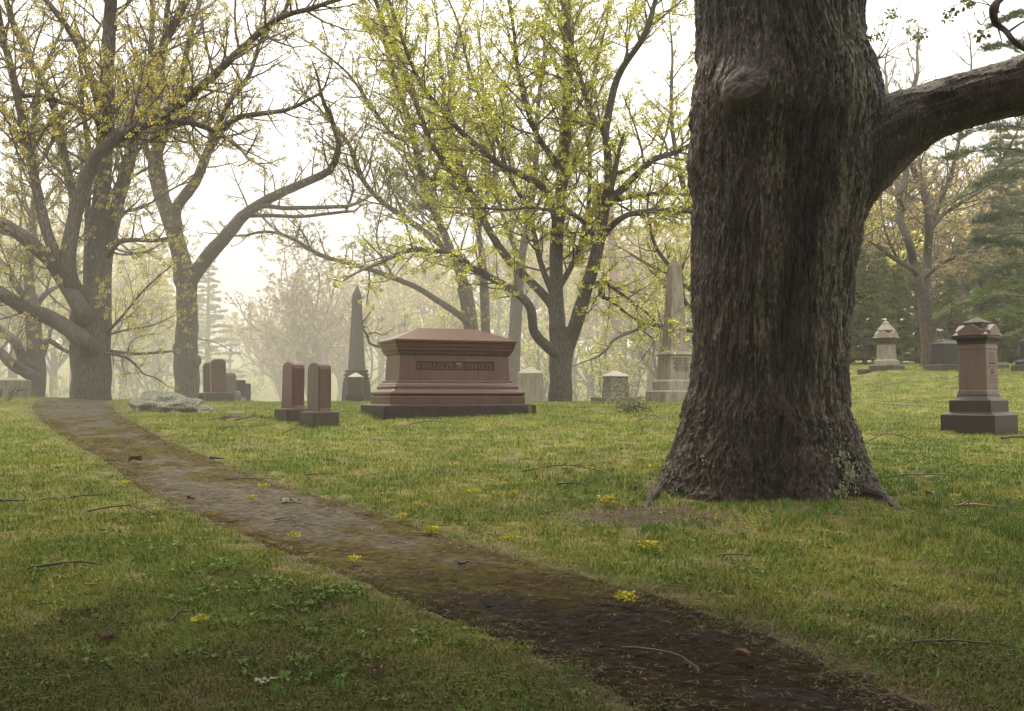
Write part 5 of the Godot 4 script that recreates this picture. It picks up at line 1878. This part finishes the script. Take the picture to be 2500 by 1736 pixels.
func conifer(called: String, tall: float, wide: float, boughs: int, c0: Color, c1: Color, low: float, droop: float, dense := 20.0) -> Node3D:
	var o := Node3D.new()
	o.name = called
	var b := Buf.new()
	tube(b, PackedVector3Array([Vector3(0, -1, 0), Vector3(0.03, tall * 0.3, 0), Vector3(-0.04, tall * 0.7, 0.03), Vector3(0, tall, 0)]), PackedFloat32Array([tall * 0.019, tall * 0.016, tall * 0.009, 0.02]), 9, 0.05)
	part("trunk", b.mesh(), M.dark_bark, o)
	var wood := Buf.new()
	var green := Buf.new()
	for k in boughs:
		var f := pow((k + rng.randf()) / boughs, 0.9)
		var y := tall * lerpf(low, 0.97, f)
		var a := k * 2.4 + rng.randf_range(-0.4, 0.4)
		var l := wide * (1.0 - f * 0.88) * rng.randf_range(0.65, 1.15)
		var d := Vector3(cos(a), rng.randf_range(-0.05, 0.25), sin(a))
		var pts := PackedVector3Array()
		var rad := PackedFloat32Array()
		var p := Vector3(0, y, 0)
		for j in 6:
			pts.append(p)
			rad.append(lerpf(0.05, 0.012, j / 5.0))
			p += d * l / 5.0
			d = (d + Vector3(0, -droop * 0.12 + (0.10 if j > 3 else 0.0), 0) + unit() * 0.08).normalized()
		tube(wood, pts, rad, 4)
		var sprays := int(l * dense)
		for j in sprays:
			var g := lerpf(0.18, 1.0, rng.randf())
			var q := pts[int(g * 4.99)].lerp(pts[int(g * 4.99) + 1], g * 5.0 - int(g * 4.99) if g < 1.0 else 0.0)
			var sidev := Vector3(-sin(a), 0, cos(a)) * rng.randf_range(-1.0, 1.0)
			var reach := l * 0.34 * (1.1 - g * 0.7)
			q += (sidev + Vector3(cos(a), 0, sin(a)) * 0.4) * reach * rng.randf() + unit() * 0.08
			needle_tuft(green, q, (Vector3(cos(a), 0.15, sin(a)) + sidev * 0.6).normalized(), 0.30, 9, c0.lerp(c1, rng.randf()) * rng.randf_range(0.75, 1.25))
	part("boughs", wood.mesh(), M.dark_bark, o, "stuff")
	part("needles", green.mesh(), M.pine_needle, o, "stuff")
	return o


func plant(proto: Node3D, px: float, depth: float, size: float, label: String, category: String, group: String, used: Dictionary):
	var o: Node3D = proto
	if used.has(proto): o = proto.duplicate()
	used[proto] = true
	var called: String = proto.get_meta("kind_name")
	o.name = numbered(called)
	add_child(o, true)
	var at := on_ground(px, depth)
	o.position = at
	o.rotation.y = rng.randf() * TAU
	o.scale = Vector3.ONE * size * rng.randf_range(0.92, 1.08)
	if used.has(label):   # two of a kind at the same landmark: say which is nearer
		var other: Node3D = used[label]
		var near := -other.position.z < depth
		other.set_meta("label", label + (", nearer of two" if near else ", farther of two"))
		label += ", farther of two" if near else ", nearer of two"
	else:
		used[label] = o
	tag(o, label, category, group)


func kind(proto: Node3D, called: String) -> Node3D:
	proto.set_meta("kind_name", called)
	return proto


func make_woods():
	var used := {}
	var red := kind(wood_tree("red", 13.0, 7, 0.55, Color(0.30, 0.15, 0.10), Color(0.36, 0.24, 0.12), 0.42), "budding_tree")
	var red2 := kind(wood_tree("red2", 11.0, 3, 0.75, Color(0.34, 0.20, 0.12), Color(0.36, 0.28, 0.12), 0.55), "budding_tree")
	var yellow := kind(wood_tree("yellow", 12.0, 4, 0.7, Color(0.52, 0.50, 0.08), Color(0.46, 0.40, 0.09), 1.0), "young_leaved_tree")
	var yellow2 := kind(wood_tree("yellow2", 10.0, 5, 0.8, Color(0.46, 0.48, 0.08), Color(0.50, 0.44, 0.10), 1.0), "young_leaved_tree")
	var ochre := kind(wood_tree("ochre", 14.0, 3, 0.6, Color(0.50, 0.40, 0.14), Color(0.44, 0.36, 0.12), 0.9), "ochre_tree")
	var pine := kind(conifer("pine", 16.0, 3.6, 84, Color(0.055, 0.085, 0.042), Color(0.10, 0.12, 0.05), 0.14, 0.3, 30.0), "pine_tree")
	var cedar := kind(conifer("cedar", 7.0, 2.3, 80, Color(0.085, 0.11, 0.028), Color(0.16, 0.18, 0.045), 0.02, 0.5, 30.0), "cedar_tree")

	var g := "hazy trees with reddish buds beyond the crest"
	plant(red, 762, 58.0, 0.98, "many-stemmed reddish budding tree rising between the red tablets and dark obelisk", "tree", "", used)
	for s in [[690, 72.0, 0.75], [830, 80.0, 0.95], [900, 66.0, 0.72], [1000, 74.0, 0.85], [1440, 62.0, 0.8], [1640, 58.0, 0.9], [330, 78.0, 0.85], [2140, 64.0, 0.95], [2330, 70.0, 1.0], [1110, 90.0, 1.0]]:
		plant(red2 if int(s[0]) % 20 == 0 else red, s[0], s[1], s[2], "hazy reddish budding tree " + landmark(s[0]), "tree", g, used)
	g = "hazy trees in young yellow-green leaf beyond the crest"
	for s in [[30, 52.0, 0.95], [130, 60.0, 0.9], [215, 48.0, 0.6], [300, 56.0, 0.85], [375, 70.0, 0.9], [960, 88.0, 0.85], [1060, 60.0, 0.75], [1230, 66.0, 0.95], [1330, 54.0, 0.7], [1400, 76.0, 1.0], [1470, 50.0, 0.6], [1545, 66.0, 0.95], [1610, 52.0, 0.7], [1700, 60.0, 0.9], [-60, 58.0, 1.0], [-190, 50.0, 1.0], [2080, 58.0, 0.85], [440, 92.0, 0.85], [640, 120.0, 0.75], [560, 128.0, 0.62], [1800, 66.0, 1.0], [1850, 54.0, 0.95], [1950, 58.0, 1.0], [2020, 52.0, 0.9]]:
		plant(yellow if int(s[1]) % 4 == 0 else yellow2, s[0], s[1], s[2], "hazy yellow-green young-leaved tree " + landmark(s[0]), "tree", g, used)
	g = "tall ochre trees fading into the mist"
	for s in [[70, 66.0, 1.0], [180, 74.0, 1.05], [270, 90.0, 1.0], [930, 96.0, 1.0], [1040, 100.0, 1.05], [1180, 78.0, 1.0], [1290, 84.0, 1.05], [1380, 92.0, 1.1], [1500, 80.0, 1.05], [1590, 74.0, 1.0], [1680, 84.0, 1.1], [1900, 76.0, 1.0], [2060, 74.0, 1.1], [2190, 60.0, 0.95], [2250, 78.0, 1.1], [2400, 66.0, 1.05], [2480, 80.0, 1.1], [2590, 66.0, 1.1], [-150, 76.0, 1.1], [2700, 70.0, 1.1]]:
		plant(ochre, s[0], s[1], s[2], "tall ochre budding tree " + landmark(s[0]), "tree", g, used)
	plant(pine, 505, 74.0, 0.72, "dark pine fading in the mist right of the burled maple", "tree", "", used)
	plant(pine, 385, 80.0, 0.82, "dark pine in the mist left of the burled maple", "tree", "", used)
	g = "dark pines behind the right-hand rise"
	for s in [[2455, 56.0, 0.95], [2520, 62.0, 1.05], [2590, 52.0, 0.95]]:
		plant(pine, s[0], s[1], s[2], "dark pine " + landmark(s[0]), "tree", g, used)
	g = "dark green cedars behind the monuments on the rise"
	for s in [[1900, 49.0, 0.9], [1985, 47.0, 0.85], [2035, 49.0, 0.9], [2075, 47.0, 0.85], [2112, 45.0, 0.8], [2150, 50.0, 0.85], [2195, 46.5, 0.72], [2240, 49.0, 0.7], [2325, 46.0, 0.62], [2400, 48.0, 0.75], [2468, 48.0, 0.9], [2530, 47.0, 1.0]]:
		plant(cedar, s[0], s[1], s[2], "dark green cedar thicket tree " + landmark(s[0]), "tree", g, used)

	# low bushes along the far edge of the lawn
	var bush_a := kind(bush(Color(0.20, 0.075, 0.055), Color(0.28, 0.13, 0.08)), "red_bush")
	plant(bush_a, 1578, 46.0, 1.15, "rust-red bush between chest tomb and grey obelisk", "bush", "", used)
	plant(bush_a, 1622, 48.0, 0.9, "smaller rust-red bush behind the grey obelisk", "bush", "", used)
	var bush_b := kind(bush(Color(0.36, 0.38, 0.07), Color(0.30, 0.34, 0.06)), "green_bush")
	g = "pale green bushes low in the mist"
	for s in [[300, 44.0, 1.1], [360, 50.0, 1.2], [600, 84.0, 1.6], [1440, 44.0, 1.1], [1340, 42.0, 1.0], [130, 44.0, 1.2], [1690, 44.0, 1.2], [960, 60.0, 1.4], [690, 90.0, 1.6], [500, 100.0, 1.8], [1090, 48.0, 1.2], [1200, 50.0, 1.3]]:
		plant(bush_b, s[0], s[1], s[2], "pale yellow-green bush " + landmark(s[0]), "bush", g, used)
	near_pine()
	var tall_pine := thing("bare_pine", "bare reddish pine trunk standing behind the chest tomb", "tree", on_ground(1512, 54.0))
	var b := Buf.new()
	tube(b, PackedVector3Array([Vector3(0.3, -1, 0), Vector3(0.1, 3, 0), Vector3(-0.25, 7, 0), Vector3(-0.5, 12, 0), Vector3(-0.6, 16, 0)]), PackedFloat32Array([0.34, 0.28, 0.24, 0.2, 0.12]), 12, 0.06)
	part("trunk", b.mesh(), M.pine_trunk, tall_pine)
	b = Buf.new()
	for k in 26:
		var a := rng.randf() * TAU
		var y := rng.randf_range(4.0, 14.0)
		var d := Vector3(cos(a), 0.1, sin(a))
		tube(b, PackedVector3Array([Vector3(-0.25 - y * 0.02, y, 0), Vector3(-0.25, y + 0.1, 0) + d * 1.0, Vector3(-0.25, y - 0.1, 0) + d * 2.0]), PackedFloat32Array([0.05, 0.03, 0.012]), 4)
	part("branches", b.mesh(), M.twig_bark, tall_pine, "stuff")


func bush(a: Color, c: Color) -> Node3D:
	var t := Plant.new()
	var o := Node3D.new()
	t.parent = o
	t.cull = false
	t.thin = 0.008
	t.kids = [2.4, 2.6, 2.4, 0.0]
	t.leaf_a = a; t.leaf_b = c
	t.leaf_step = 0.16
	for k in 9:
		var ang := TAU * k / 9.0 + rng.randf() * 0.5
		grow(t, Vector3(0, -0.2, 0), Vector3(cos(ang) * 0.8, 1.0, sin(ang) * 0.8).normalized(), rng.randf_range(1.1, 1.9), 0.025, 0)
	part("stems", t.wood.mesh(), M.twig_bark, o, "stuff")
	part("twigs", t.twigs.mesh(), M.twig_bark, o, "stuff")
	part("leaves", leaf_mesh(t, 3, 0.10, 0.11), M.leaf, o, "stuff")
	return o


func landmark(px: float) -> String:
	for s in [[0, "beyond the left edge"], [110, "behind the crooked left tree"], [200, "left of the many-stemmed maple"], [290, "right behind the many-stemmed maple"], [420, "between the two left maples"], [540, "right of the burled maple"], [640, "behind the small red gravestones"], [730, "left above the red tablets"], [840, "right above the red tablets"], [930, "behind the dark obelisk"], [1050, "above the left end of the red monument"], [1150, "above the middle of the red monument"], [1250, "above the right end of the red monument"], [1340, "behind the pale pointed stone"], [1420, "right behind the green maple"], [1520, "behind the chest tomb"], [1600, "left of the grey obelisk"], [1700, "right of the grey obelisk"], [1830, "hidden behind the left side of the oak"], [1880, "hidden behind the middle of the oak"], [1930, "hidden right of the middle of the oak"], [1968, "hidden behind the right half of the oak"], [2000, "hidden behind the right side of the oak"], [2048, "half hidden by the right edge of the oak"], [2130, "just right of the oak"], [2210, "behind the gabled monument"], [2300, "left behind the bare-stubbed maple"], [2380, "right behind the bare-stubbed maple"], [2460, "above the pier monument"], [2550, "at the right edge"]]:
		if px < s[0]: return s[1]
	return "beyond the right edge"


func make_shade_trees():
	# hemlocks added out of view, put there to shade the near lawn
	var used := {}
	var dark := kind(conifer("hemlock", 16.0, 9.4, 70, Color(0.03, 0.05, 0.02), Color(0.06, 0.085, 0.03), 0.34, 0.0, 60.0), "added_hemlock")
	for s in [[0.9, 1.3, 1.0, "added unseen shade hemlock just behind the camera"], [-4.8, 0.3, 0.95, "added unseen shade hemlock behind the camera to the left"], [7.4, -1.5, 1.0, "added unseen shade hemlock behind the camera to the right"], [-10.5, -3.0, 0.95, "added unseen shade hemlock left of the frame beside the lawn"], [-11.2, -6.6, 0.62, "smaller added shade hemlock just outside the left edge by the lawn"], [-2.5, 8.5, 1.1, "taller added unseen shade hemlock farther behind the camera"]]:
		var o: Node3D = dark if used.is_empty() else dark.duplicate()
		used[o] = true
		o.name = numbered("added_hemlock")
		add_child(o, true)
		o.position = Vector3(s[0], height(s[0], s[1]), s[1])
		o.rotation.y = s[0] * 1.7
		o.scale = Vector3.ONE * s[2]
		tag(o, s[3], "tree", "added shade hemlocks out of view")


func near_pine():
	var at := on_ground(2690, 31.0)
	var o := thing("pine_tree", "near pine whose green boughs reach in from the right edge", "tree", at)
	var b := Buf.new()
	tube(b, PackedVector3Array([Vector3(0, -1, 0), Vector3(0.05, 4, 0), Vector3(-0.05, 9, 0), Vector3(0, 15, 0)]), PackedFloat32Array([0.34, 0.28, 0.2, 0.06]), 16, 0.06)
	part("trunk", b.mesh(), M.dark_bark, o)
	var spots := PackedFloat32Array()
	var boughs := [[2690, 880, 2580, 800, 2500, 765, 2440, 772, 2395, 780, 1.0], [2690, 800, 2600, 730, 2500, 690, 2430, 700, 2385, 730, 0.95], [2690, 720, 2600, 640, 2500, 600, 2430, 590, 2385, 585, 0.25],
		[2690, 620, 2590, 560, 2500, 520, 2440, 530, 2395, 540, 0.1], [2690, 560, 2600, 480, 2500, 430, 2440, 430, 2392, 450, 0.5], [2690, 480, 2600, 410, 2480, 365, 2390, 368, 2318, 384, 0.6],
		[2690, 420, 2600, 350, 2500, 312, 2420, 310, 2350, 332, 0.35], [2690, 240, 2600, 160, 2510, 110, 2450, 112, 2405, 118, 0.3], [2690, 130, 2600, 60, 2520, 30, 2470, 40, 2430, 60, 0.3], [2690, 780, 2640, 690, 2560, 650, 2480, 650, 2420, 670, 0.3]]
	var w := Buf.new()
	for s in boughs:
		var pts := PackedVector3Array()
		for k in 5: pts.append(P(s[2 * k], s[2 * k + 1], 31.0 - 0.5 * k) - at)
		for pass_ in 4:   # the bough itself and others beside it at the same height, out of the frame
			var line := PackedVector3Array()
			var turn := Basis(Vector3.UP, [0.0, 1.7, 3.3, 4.7][pass_] + (0.0 if pass_ == 0 else rng.randf_range(-0.4, 0.4)))
			for q in pts: line.append(turn * q)
			var sm := smooth_line(line, PackedFloat32Array([0.07, 0.05, 0.035, 0.022, 0.01]), 5)
			line = sm[0]
			tube(w, line, sm[1], 5)
			for k in (150 if pass_ == 0 else 60):
				var f := pow(rng.randf(), 0.75)
				var i := mini(int(f * (line.size() - 1)), line.size() - 2)
				var d := (line[i + 1] - line[i]).normalized()
				var side := d.cross(Vector3.UP).normalized() * rng.randf_range(-1.0, 1.0)
				var q := line[i].lerp(line[i + 1], rng.randf()) + side * 0.75 * (1.15 - f) + d * absf(side.length()) * 0.3 + Vector3.UP * rng.randf_range(-0.06, 0.10)
				var look := (d + side * 0.7 + Vector3.UP * 0.3).normalized()
				var sx := look.cross(Vector3.UP).normalized()
				var g := rng.randf_range(0.7, 1.25)
				var c := Color(0.045, 0.062, 0.036).lerp(Color(0.15, 0.20, 0.05), s[10] * rng.randf_range(0.7, 1.1))
				put(spots, Basis(sx * g, look * g, sx.cross(look) * g), q, c)
	part("boughs", w.mesh(), M.dark_bark, o, "stuff")
	var nb := Buf.new()
	for k in 30:
		var d := (Vector3.UP * 1.0 + unit() * 0.75).normalized()
		var s := d.cross(unit()).normalized() * 0.006
		var base := Vector3.UP * rng.randf_range(-0.12, 0.05)
		nb.tri(base - s, base + d * rng.randf_range(0.12, 0.20), base + s)
	scatter("needles", nb.mesh(), M.pine_needle, spots, o)


# ------------------------------------------------------------------ fallen twigs, flowers and leaves
func twig_mesh(length: float, r: float, shoots: int, curl: float, lift: float) -> ArrayMesh:
	var b := Buf.new()
	var pts := PackedVector3Array()
	var rad := PackedFloat32Array()
	var p := Vector3(-length * 0.5, 0, 0)
	var a := -curl * 0.5
	var n := 7
	for k in n + 1:
		pts.append(p + Vector3(0, r + lift * sin(PI * k / n) * 0.5 + absf(rng.randfn()) * 0.004, 0))
		rad.append(lerpf(r, r * 0.35, float(k) / n))
		a += curl / n + rng.randfn() * 0.22
		p += Vector3(cos(a), 0, sin(a)) * length / n
	tube(b, pts, rad, 6, 0.15)
	for k in shoots:
		var i := 1 + int(rng.randf() * (n - 2))
		var d := (pts[i + 1] - pts[i]).normalized()
		var s := d.rotated(Vector3.UP, (1 if k % 2 else -1) * rng.randf_range(0.5, 1.1)) + Vector3(0, rng.randf_range(0.0, 0.5) * (0.5 + lift * 8.0), 0)
		var l := length * rng.randf_range(0.15, 0.4)
		var q := PackedVector3Array([pts[i]])
		for j in 3:
			s = (s + unit() * 0.25).normalized()
			q.append(q[j] + s * l / 3.0)
		tube(b, q, PackedFloat32Array([rad[i] * 0.6, rad[i] * 0.5, rad[i] * 0.38, rad[i] * 0.25]), 4)
	return b.mesh()


func curled_leaf() -> ArrayMesh:
	var b := Buf.new()
	var n := 10
	var rows := 7
	for i in rows:
		var u := 2.0 * i / (rows - 1) - 1.0
		for j in n:
			var v := float(j) / (n - 1)
			var w := 0.5 * sin(PI * pow(v, 0.8)) * (1.0 + 0.22 * sin(v * 19.0))
			b.v.append(Vector3(u * w * 0.9, 0.30 * u * u + 0.16 * sin(v * 3.0) + 0.05 * sin(u * 5.0 + v * 7.0), v - 0.5))
	for i in rows - 1:
		for j in n - 1:
			var p := i * n + j
			b.i.append(p); b.i.append(p + 1); b.i.append(p + n)
			b.i.append(p + 1); b.i.append(p + n + 1); b.i.append(p + n)
	flat_normals_smooth(b)
	return b.mesh()


func lay(mesh: Mesh, material: Material, called: String, px: float, py: float, turn: float, label: String, category: String, group: String, size := 1.0, up := 0.012) -> MeshInstance3D:
	var o := part(called, mesh, material, self)
	o.position = G(px, py) + Vector3(0, up, 0)
	if inside_path(o.position.x, o.position.z) > 0.05: o.position.y += 0.022
	o.rotation.y = turn
	o.scale = Vector3.ONE * size
	tag(o, label, category, group)
	return o


func make_litter():
	# [x, y, length m, thickness m, side shoots, curl, lift, turn, where]
	var twigs := [
		[38, 1229, 0.30, 0.011, 1, 0.1, 0.0, 0.0, "thick short stick on the lawn at the left edge"], [223, 1221, 0.40, 0.008, 3, 0.3, 0.03, 0.1, "lichen-grey stick on the lawn left of the path"],
		[125, 1229, 0.22, 0.006, 2, 0.6, 0.05, 0.6, "small forked twig between two sticks at the left"], [326, 1253, 0.75, 0.008, 6, 0.5, 0.10, 0.35, "branching dark twig on the lawn by the path's left edge"],
		[296, 1134, 0.40, 0.010, 1, 0.2, 0.01, 0.0, "flat dark bark strip on the left edge of the path"], [536, 1131, 0.26, 0.022, 0, 0.1, 0.0, -0.3, "stubby grey log piece on the right edge of the path"],
		[718, 1291, 0.30, 0.005, 1, 1.2, 0.05, 0.1, "curved thin twig on the bare middle of the path"], [1139, 1395, 0.11, 0.013, 0, 0.1, 0.0, 0.1, "short reddish-brown stick lying on the mossy path"],
		[239, 1435, 0.16, 0.006, 0, 0.2, 0.0, 0.5, "pale peeled stick on the lawn at the lower left"], [169, 1395, 0.42, 0.010, 3, 0.3, 0.05, 0.1, "dark knotted twig among clover at the left"],
		[136, 1487, 0.20, 0.004, 0, 0.2, 0.01, 0.1, "thin straight twig on the lower left lawn"], [451, 1520, 0.18, 0.008, 2, 0.7, 0.06, 1.0, "dark upright-bent twig beside a yellow cluster, lower left"],
		[329, 1166, 0.28, 0.006, 1, 0.3, 0.02, -0.1, "thin twig lying across the path's left edge"], [435, 1213, 0.34, 0.006, 2, 0.3, 0.02, -0.15, "dark twig at the left rim of the path below the bark strip"],
		[541, 1229, 0.16, 0.006, 0, 0.2, 0.0, 0.0, "short dark stick on the path before the flat lichen flake"], [261, 1087, 0.35, 0.006, 1, 0.2, 0.01, 0.0, "straight twig across the upper path"],
		[402, 1090, 0.35, 0.006, 1, 0.4, 0.03, 0.2, "thin twig near the right rim of the upper path"], [625, 1177, 0.62, 0.007, 2, 0.4, 0.03, 0.02, "long thin twig reaching from the path's right rim onto the lawn"],
		[783, 1166, 0.34, 0.008, 1, 0.3, 0.02, 0.1, "dark flat twig on the lawn right of the path"], [590, 1047, 0.75, 0.007, 1, 0.3, 0.03, 0.35, "long bare twig on the lawn left of the red tablets"],
		[723, 1063, 0.40, 0.008, 4, 0.5, 0.14, 0.1, "forked twig sticking up before the red tablets"], [1060, 1041, 0.85, 0.008, 6, 0.5, 0.12, -0.05, "bramble-like dead branch before the red monument"],
		[1227, 1052, 0.22, 0.008, 1, 0.5, 0.14, 1.3, "short twig standing at a slant before the monument's right corner"], [1304, 1059, 0.70, 0.006, 1, 1.3, 0.06, 0.0, "thin arched twig on the lawn right of the red monument"],
		[1397, 1157, 1.15, 0.009, 8, 0.4, 0.16, 0.1, "widely forked dead branch left of the oak"], [1408, 1189, 0.40, 0.012, 1, 0.2, 0.02, 0.15, "thick dark stick below the forked branch left of the oak"],
		[1348, 1260, 0.26, 0.006, 1, 0.4, 0.03, 0.8, "small slanting twig on the lawn between path and oak"], [1587, 1034, 0.55, 0.010, 3, 0.6, 0.22, 0.5, "forked twig poking up between grey obelisk and oak"],
		[2272, 1173, 0.95, 0.008, 4, 0.4, 0.06, -0.2, "long forked twig on the lawn right of the oak"], [2174, 1080, 0.70, 0.008, 6, 0.6, 0.18, 0.2, "brushy twig on the lawn between oak and pier monument"],
		[2478, 1077, 0.55, 0.022, 0, 0.4, 0.04, 0.45, "thick dark fallen limb at the right edge below the pier"], [1794, 1369, 0.26, 0.006, 1, 0.5, 0.02, -0.2, "short dark twig on the grass below the oak"],
		[1655, 1628, 0.62, 0.006, 1, 0.9, 0.02, -0.6, "long curved dark twig on the wet path, bottom right"], [2365, 1602, 0.62, 0.007, 3, 0.7, 0.06, -0.4, "dark branching twig on the shaded grass, bottom right"],
		[2460, 1245, 0.20, 0.006, 0, 0.2, 0.14, 1.5, "thin twig stuck in the lawn at the right edge"], [700, 1282, 0.2, 0.005, 1, 0.4, 0.02, 0.2, "tiny twig on the path near the curved one"],
		[560, 1283, 0.30, 0.006, 1, 0.2, 0.01, -0.1, "flat twig on the path's left rim above the clover"], [1650, 1445, 0.30, 0.005, 1, 0.8, 0.02, 0.4, "thin twig on the path's right moss rim"],
	]
	for s in twigs:
		var m: Material = M.stick
		if s[8].begins_with("pale"): m = M.pale_stick
		elif s[8].begins_with("lichen") or s[8].begins_with("stubby"): m = M.maple_bark
		lay(twig_mesh(s[2], s[3], s[4], s[5], s[6]), m, "fallen_twig", s[0], s[1], s[7], s[8], "twig", "fallen twigs on the ground", 1.0, 0.02)
	var torn := lay(twig_mesh(0.42, 0.014, 3, 0.9, 0.03), M.pale_stick, "torn_branch", 2392, 1250, -0.35, "pale torn branch with bare wood on the lawn right of the oak", "branch", "", 1.0, 0.03)
	torn.name = numbered("torn_branch")

	# the brush pile with green sprigs before the chest tomb, and the dead heap before the tablets
	var pile := thing("brush_pile", "fallen branch with wilted green needles before the chest tomb", "branch", G(1545, 1012))
	for k in 7: 
		var o := part("twig", twig_mesh(rng.randf_range(0.5, 0.9), 0.008, 5, rng.randf_range(-1.0, 1.0), 0.25), M.stick, pile)
		o.rotation.y = rng.randf() * TAU
		o.position = Vector3(rng.randf_range(-0.25, 0.25), 0.03, rng.randf_range(-0.15, 0.15))
	var nb := Buf.new()
	for k in 60: needle_tuft(nb, Vector3(rng.randfn() * 0.22, rng.randf_range(0.03, 0.26), rng.randfn() * 0.15), (Vector3.UP + unit()).normalized(), 0.12, 8, Color(0.13, 0.15, 0.075))
	part("sprigs", nb.mesh(), M.pine_needle, pile, "stuff")
	pile = thing("brush_pile", "low heap of dead brown twigs between boulder and red tablets", "twigs", G(572, 1030))
	for k in 9:
		var o := part("twig", twig_mesh(rng.randf_range(0.4, 1.0), 0.007, 5, rng.randf_range(-1.2, 1.2), 0.12), M.stick, pile)
		o.rotation.y = rng.randf_range(-0.7, 0.7)
		o.position = Vector3(rng.randf_range(-0.6, 0.6), 0.02, rng.randf_range(-0.2, 0.2))
	pile = thing("brush_pile", "tangle of bent dead stems before the block tomb at left", "twigs", G(14, 985))
	for k in 6:
		var o := part("stem", twig_mesh(rng.randf_range(0.5, 0.8), 0.012, 3, rng.randf_range(1.2, 2.4), 0.5), M.stick, pile)
		o.rotation.y = rng.randf_range(-0.8, 0.8)
		o.position = Vector3(rng.randf_range(-0.2, 0.25), 0.05, rng.randf_range(-0.2, 0.2))

	# fallen maple flower clusters
	var kinds: Array[ArrayMesh] = []
	for k in 3:
		kinds.append(leaf_cluster(150, 0.066, 0.020, -0.5))
	var spots := [[304, 1188, 0.9, "on the lawn at the path's upper left rim"], [614, 1229, 0.8, "on the path, left of two above the lichen flake"], [642, 1204, 1.0, "on the path at the right rim, upper one of two"], [718, 1327, 0.9, "at the path's left rim beside the pale asphalt"],
		[865, 1387, 0.9, "on the moss at the left rim of the lower path"], [981, 1275, 0.95, "at the path's right rim, leftmost of four in a row"], [1058, 1310, 1.15, "at the path's right rim, brightest of the row"], [1234, 1324, 0.85, "just off the path's right rim, left of a touching pair"],
		[1259, 1326, 0.75, "just off the path's right rim, right of a touching pair"], [489, 1528, 0.8, "on bare earth in the lower left lawn"], [674, 1077, 0.9, "on the lawn left below the red tablets"], [1158, 1213, 1.1, "on the middle lawn, larger one between path and monument"],
		[1017, 1237, 0.7, "on the lawn just right of the path's bend"], [1484, 1238, 1.5, "tall upright one at the dark root left of the oak"], [1584, 1352, 1.2, "alone on the grass below the oak's left root"], [1527, 1488, 1.15, "alone on the dark lower path"],
		[1636, 1200, 0.8, "on brown litter at the oak's left foot"], [1500, 1132, 0.9, "on the lawn left of the oak, upper one"], [1598, 1148, 1.1, "touching the oak's left root tip"], [1315, 1154, 0.9, "on the lawn at the left end of the forked branch"],
		[1345, 1118, 0.8, "on the lawn above the forked branch"], [1424, 1097, 0.7, "small one on the far lawn left of the oak"], [1440, 1151, 0.8, "under the forked branch left of the oak"], [1252, 1214, 0.9, "on the middle lawn left of the forked branch"],
		[2332, 1222, 0.9, "on the lawn right of the oak beside the torn branch"], [1122, 1100, 0.7, "small one on the lawn before the red monument"], [995, 1020, 0.6, "tiny one in the grass at the monument's foot"], [2420, 1142, 0.7, "on the lawn below the pier monument"]]
	for k in spots.size():
		var s: Array = spots[k]
		lay(kinds[k % 3], M.yellow_flower, "maple_flowers", s[0], s[1], k * 1.3, "yellow fallen maple flower cluster " + s[3], "flower cluster", "yellow maple flower clusters on the ground", s[2], 0.035 * s[2]).scale.y = 0.6 * s[2]

	# dead leaves and flakes
	var cl := curled_leaf()
	var leaves := [[916, 1658, 0.105, "large curled brown leaf in the grass, bottom left of centre"], [264, 1574, 0.085, "dark curled leaf in the grass at the lower left"], [465, 1232, 0.09, "orange-brown leaf on the path's left rim"], [805, 1131, 0.10, "pale buff leaf on the lawn right of the path"],
		[1185, 1480, 0.05, "tiny brown leaf on the lower path"], [1790, 1385, 0.035, "small pale petal on the grass below the oak"], [2270, 1215, 0.10, "pale brown leaf on the lawn right of the oak roots"], [330, 1135, 0.16, "grey-brown curled leaf beside the bark strip on the path"], [1810, 1625, 0.08, "brown leaf on the shaded grass, bottom right"]]
	for k in leaves.size():
		var s: Array = leaves[k]
		var o := lay(cl, M.dead_leaf if not s[3].contains("pale") else M.pale_stick, "dead_leaf", s[0], s[1], k * 2.1, s[3], "leaf", "dead leaves on the ground", s[2], 0.02)
	var fb := Buf.new()
	for k in 34: fan(fb, Vector3(rng.randfn() * 0.06, rng.randf_range(0.0, 0.02), rng.randfn() * 0.03), Vector3(rng.randf_range(-0.3, 0.3), 1, rng.randf_range(-0.3, 0.3)).normalized(), 0.022)
	var fm := fb.mesh()
	lay(fm, M.grey_lichen, "lichen_flake", 708, 1231, 0.1, "pale green lichen flake lying on the middle of the path", "lichen", "", 0.8, 0.004)
	lay(fm, M.grey_lichen, "lichen_flake", 652, 1674, 0.7, "pale green lichen bark flake in the grass near the bottom edge", "lichen", "", 0.5, 0.02)
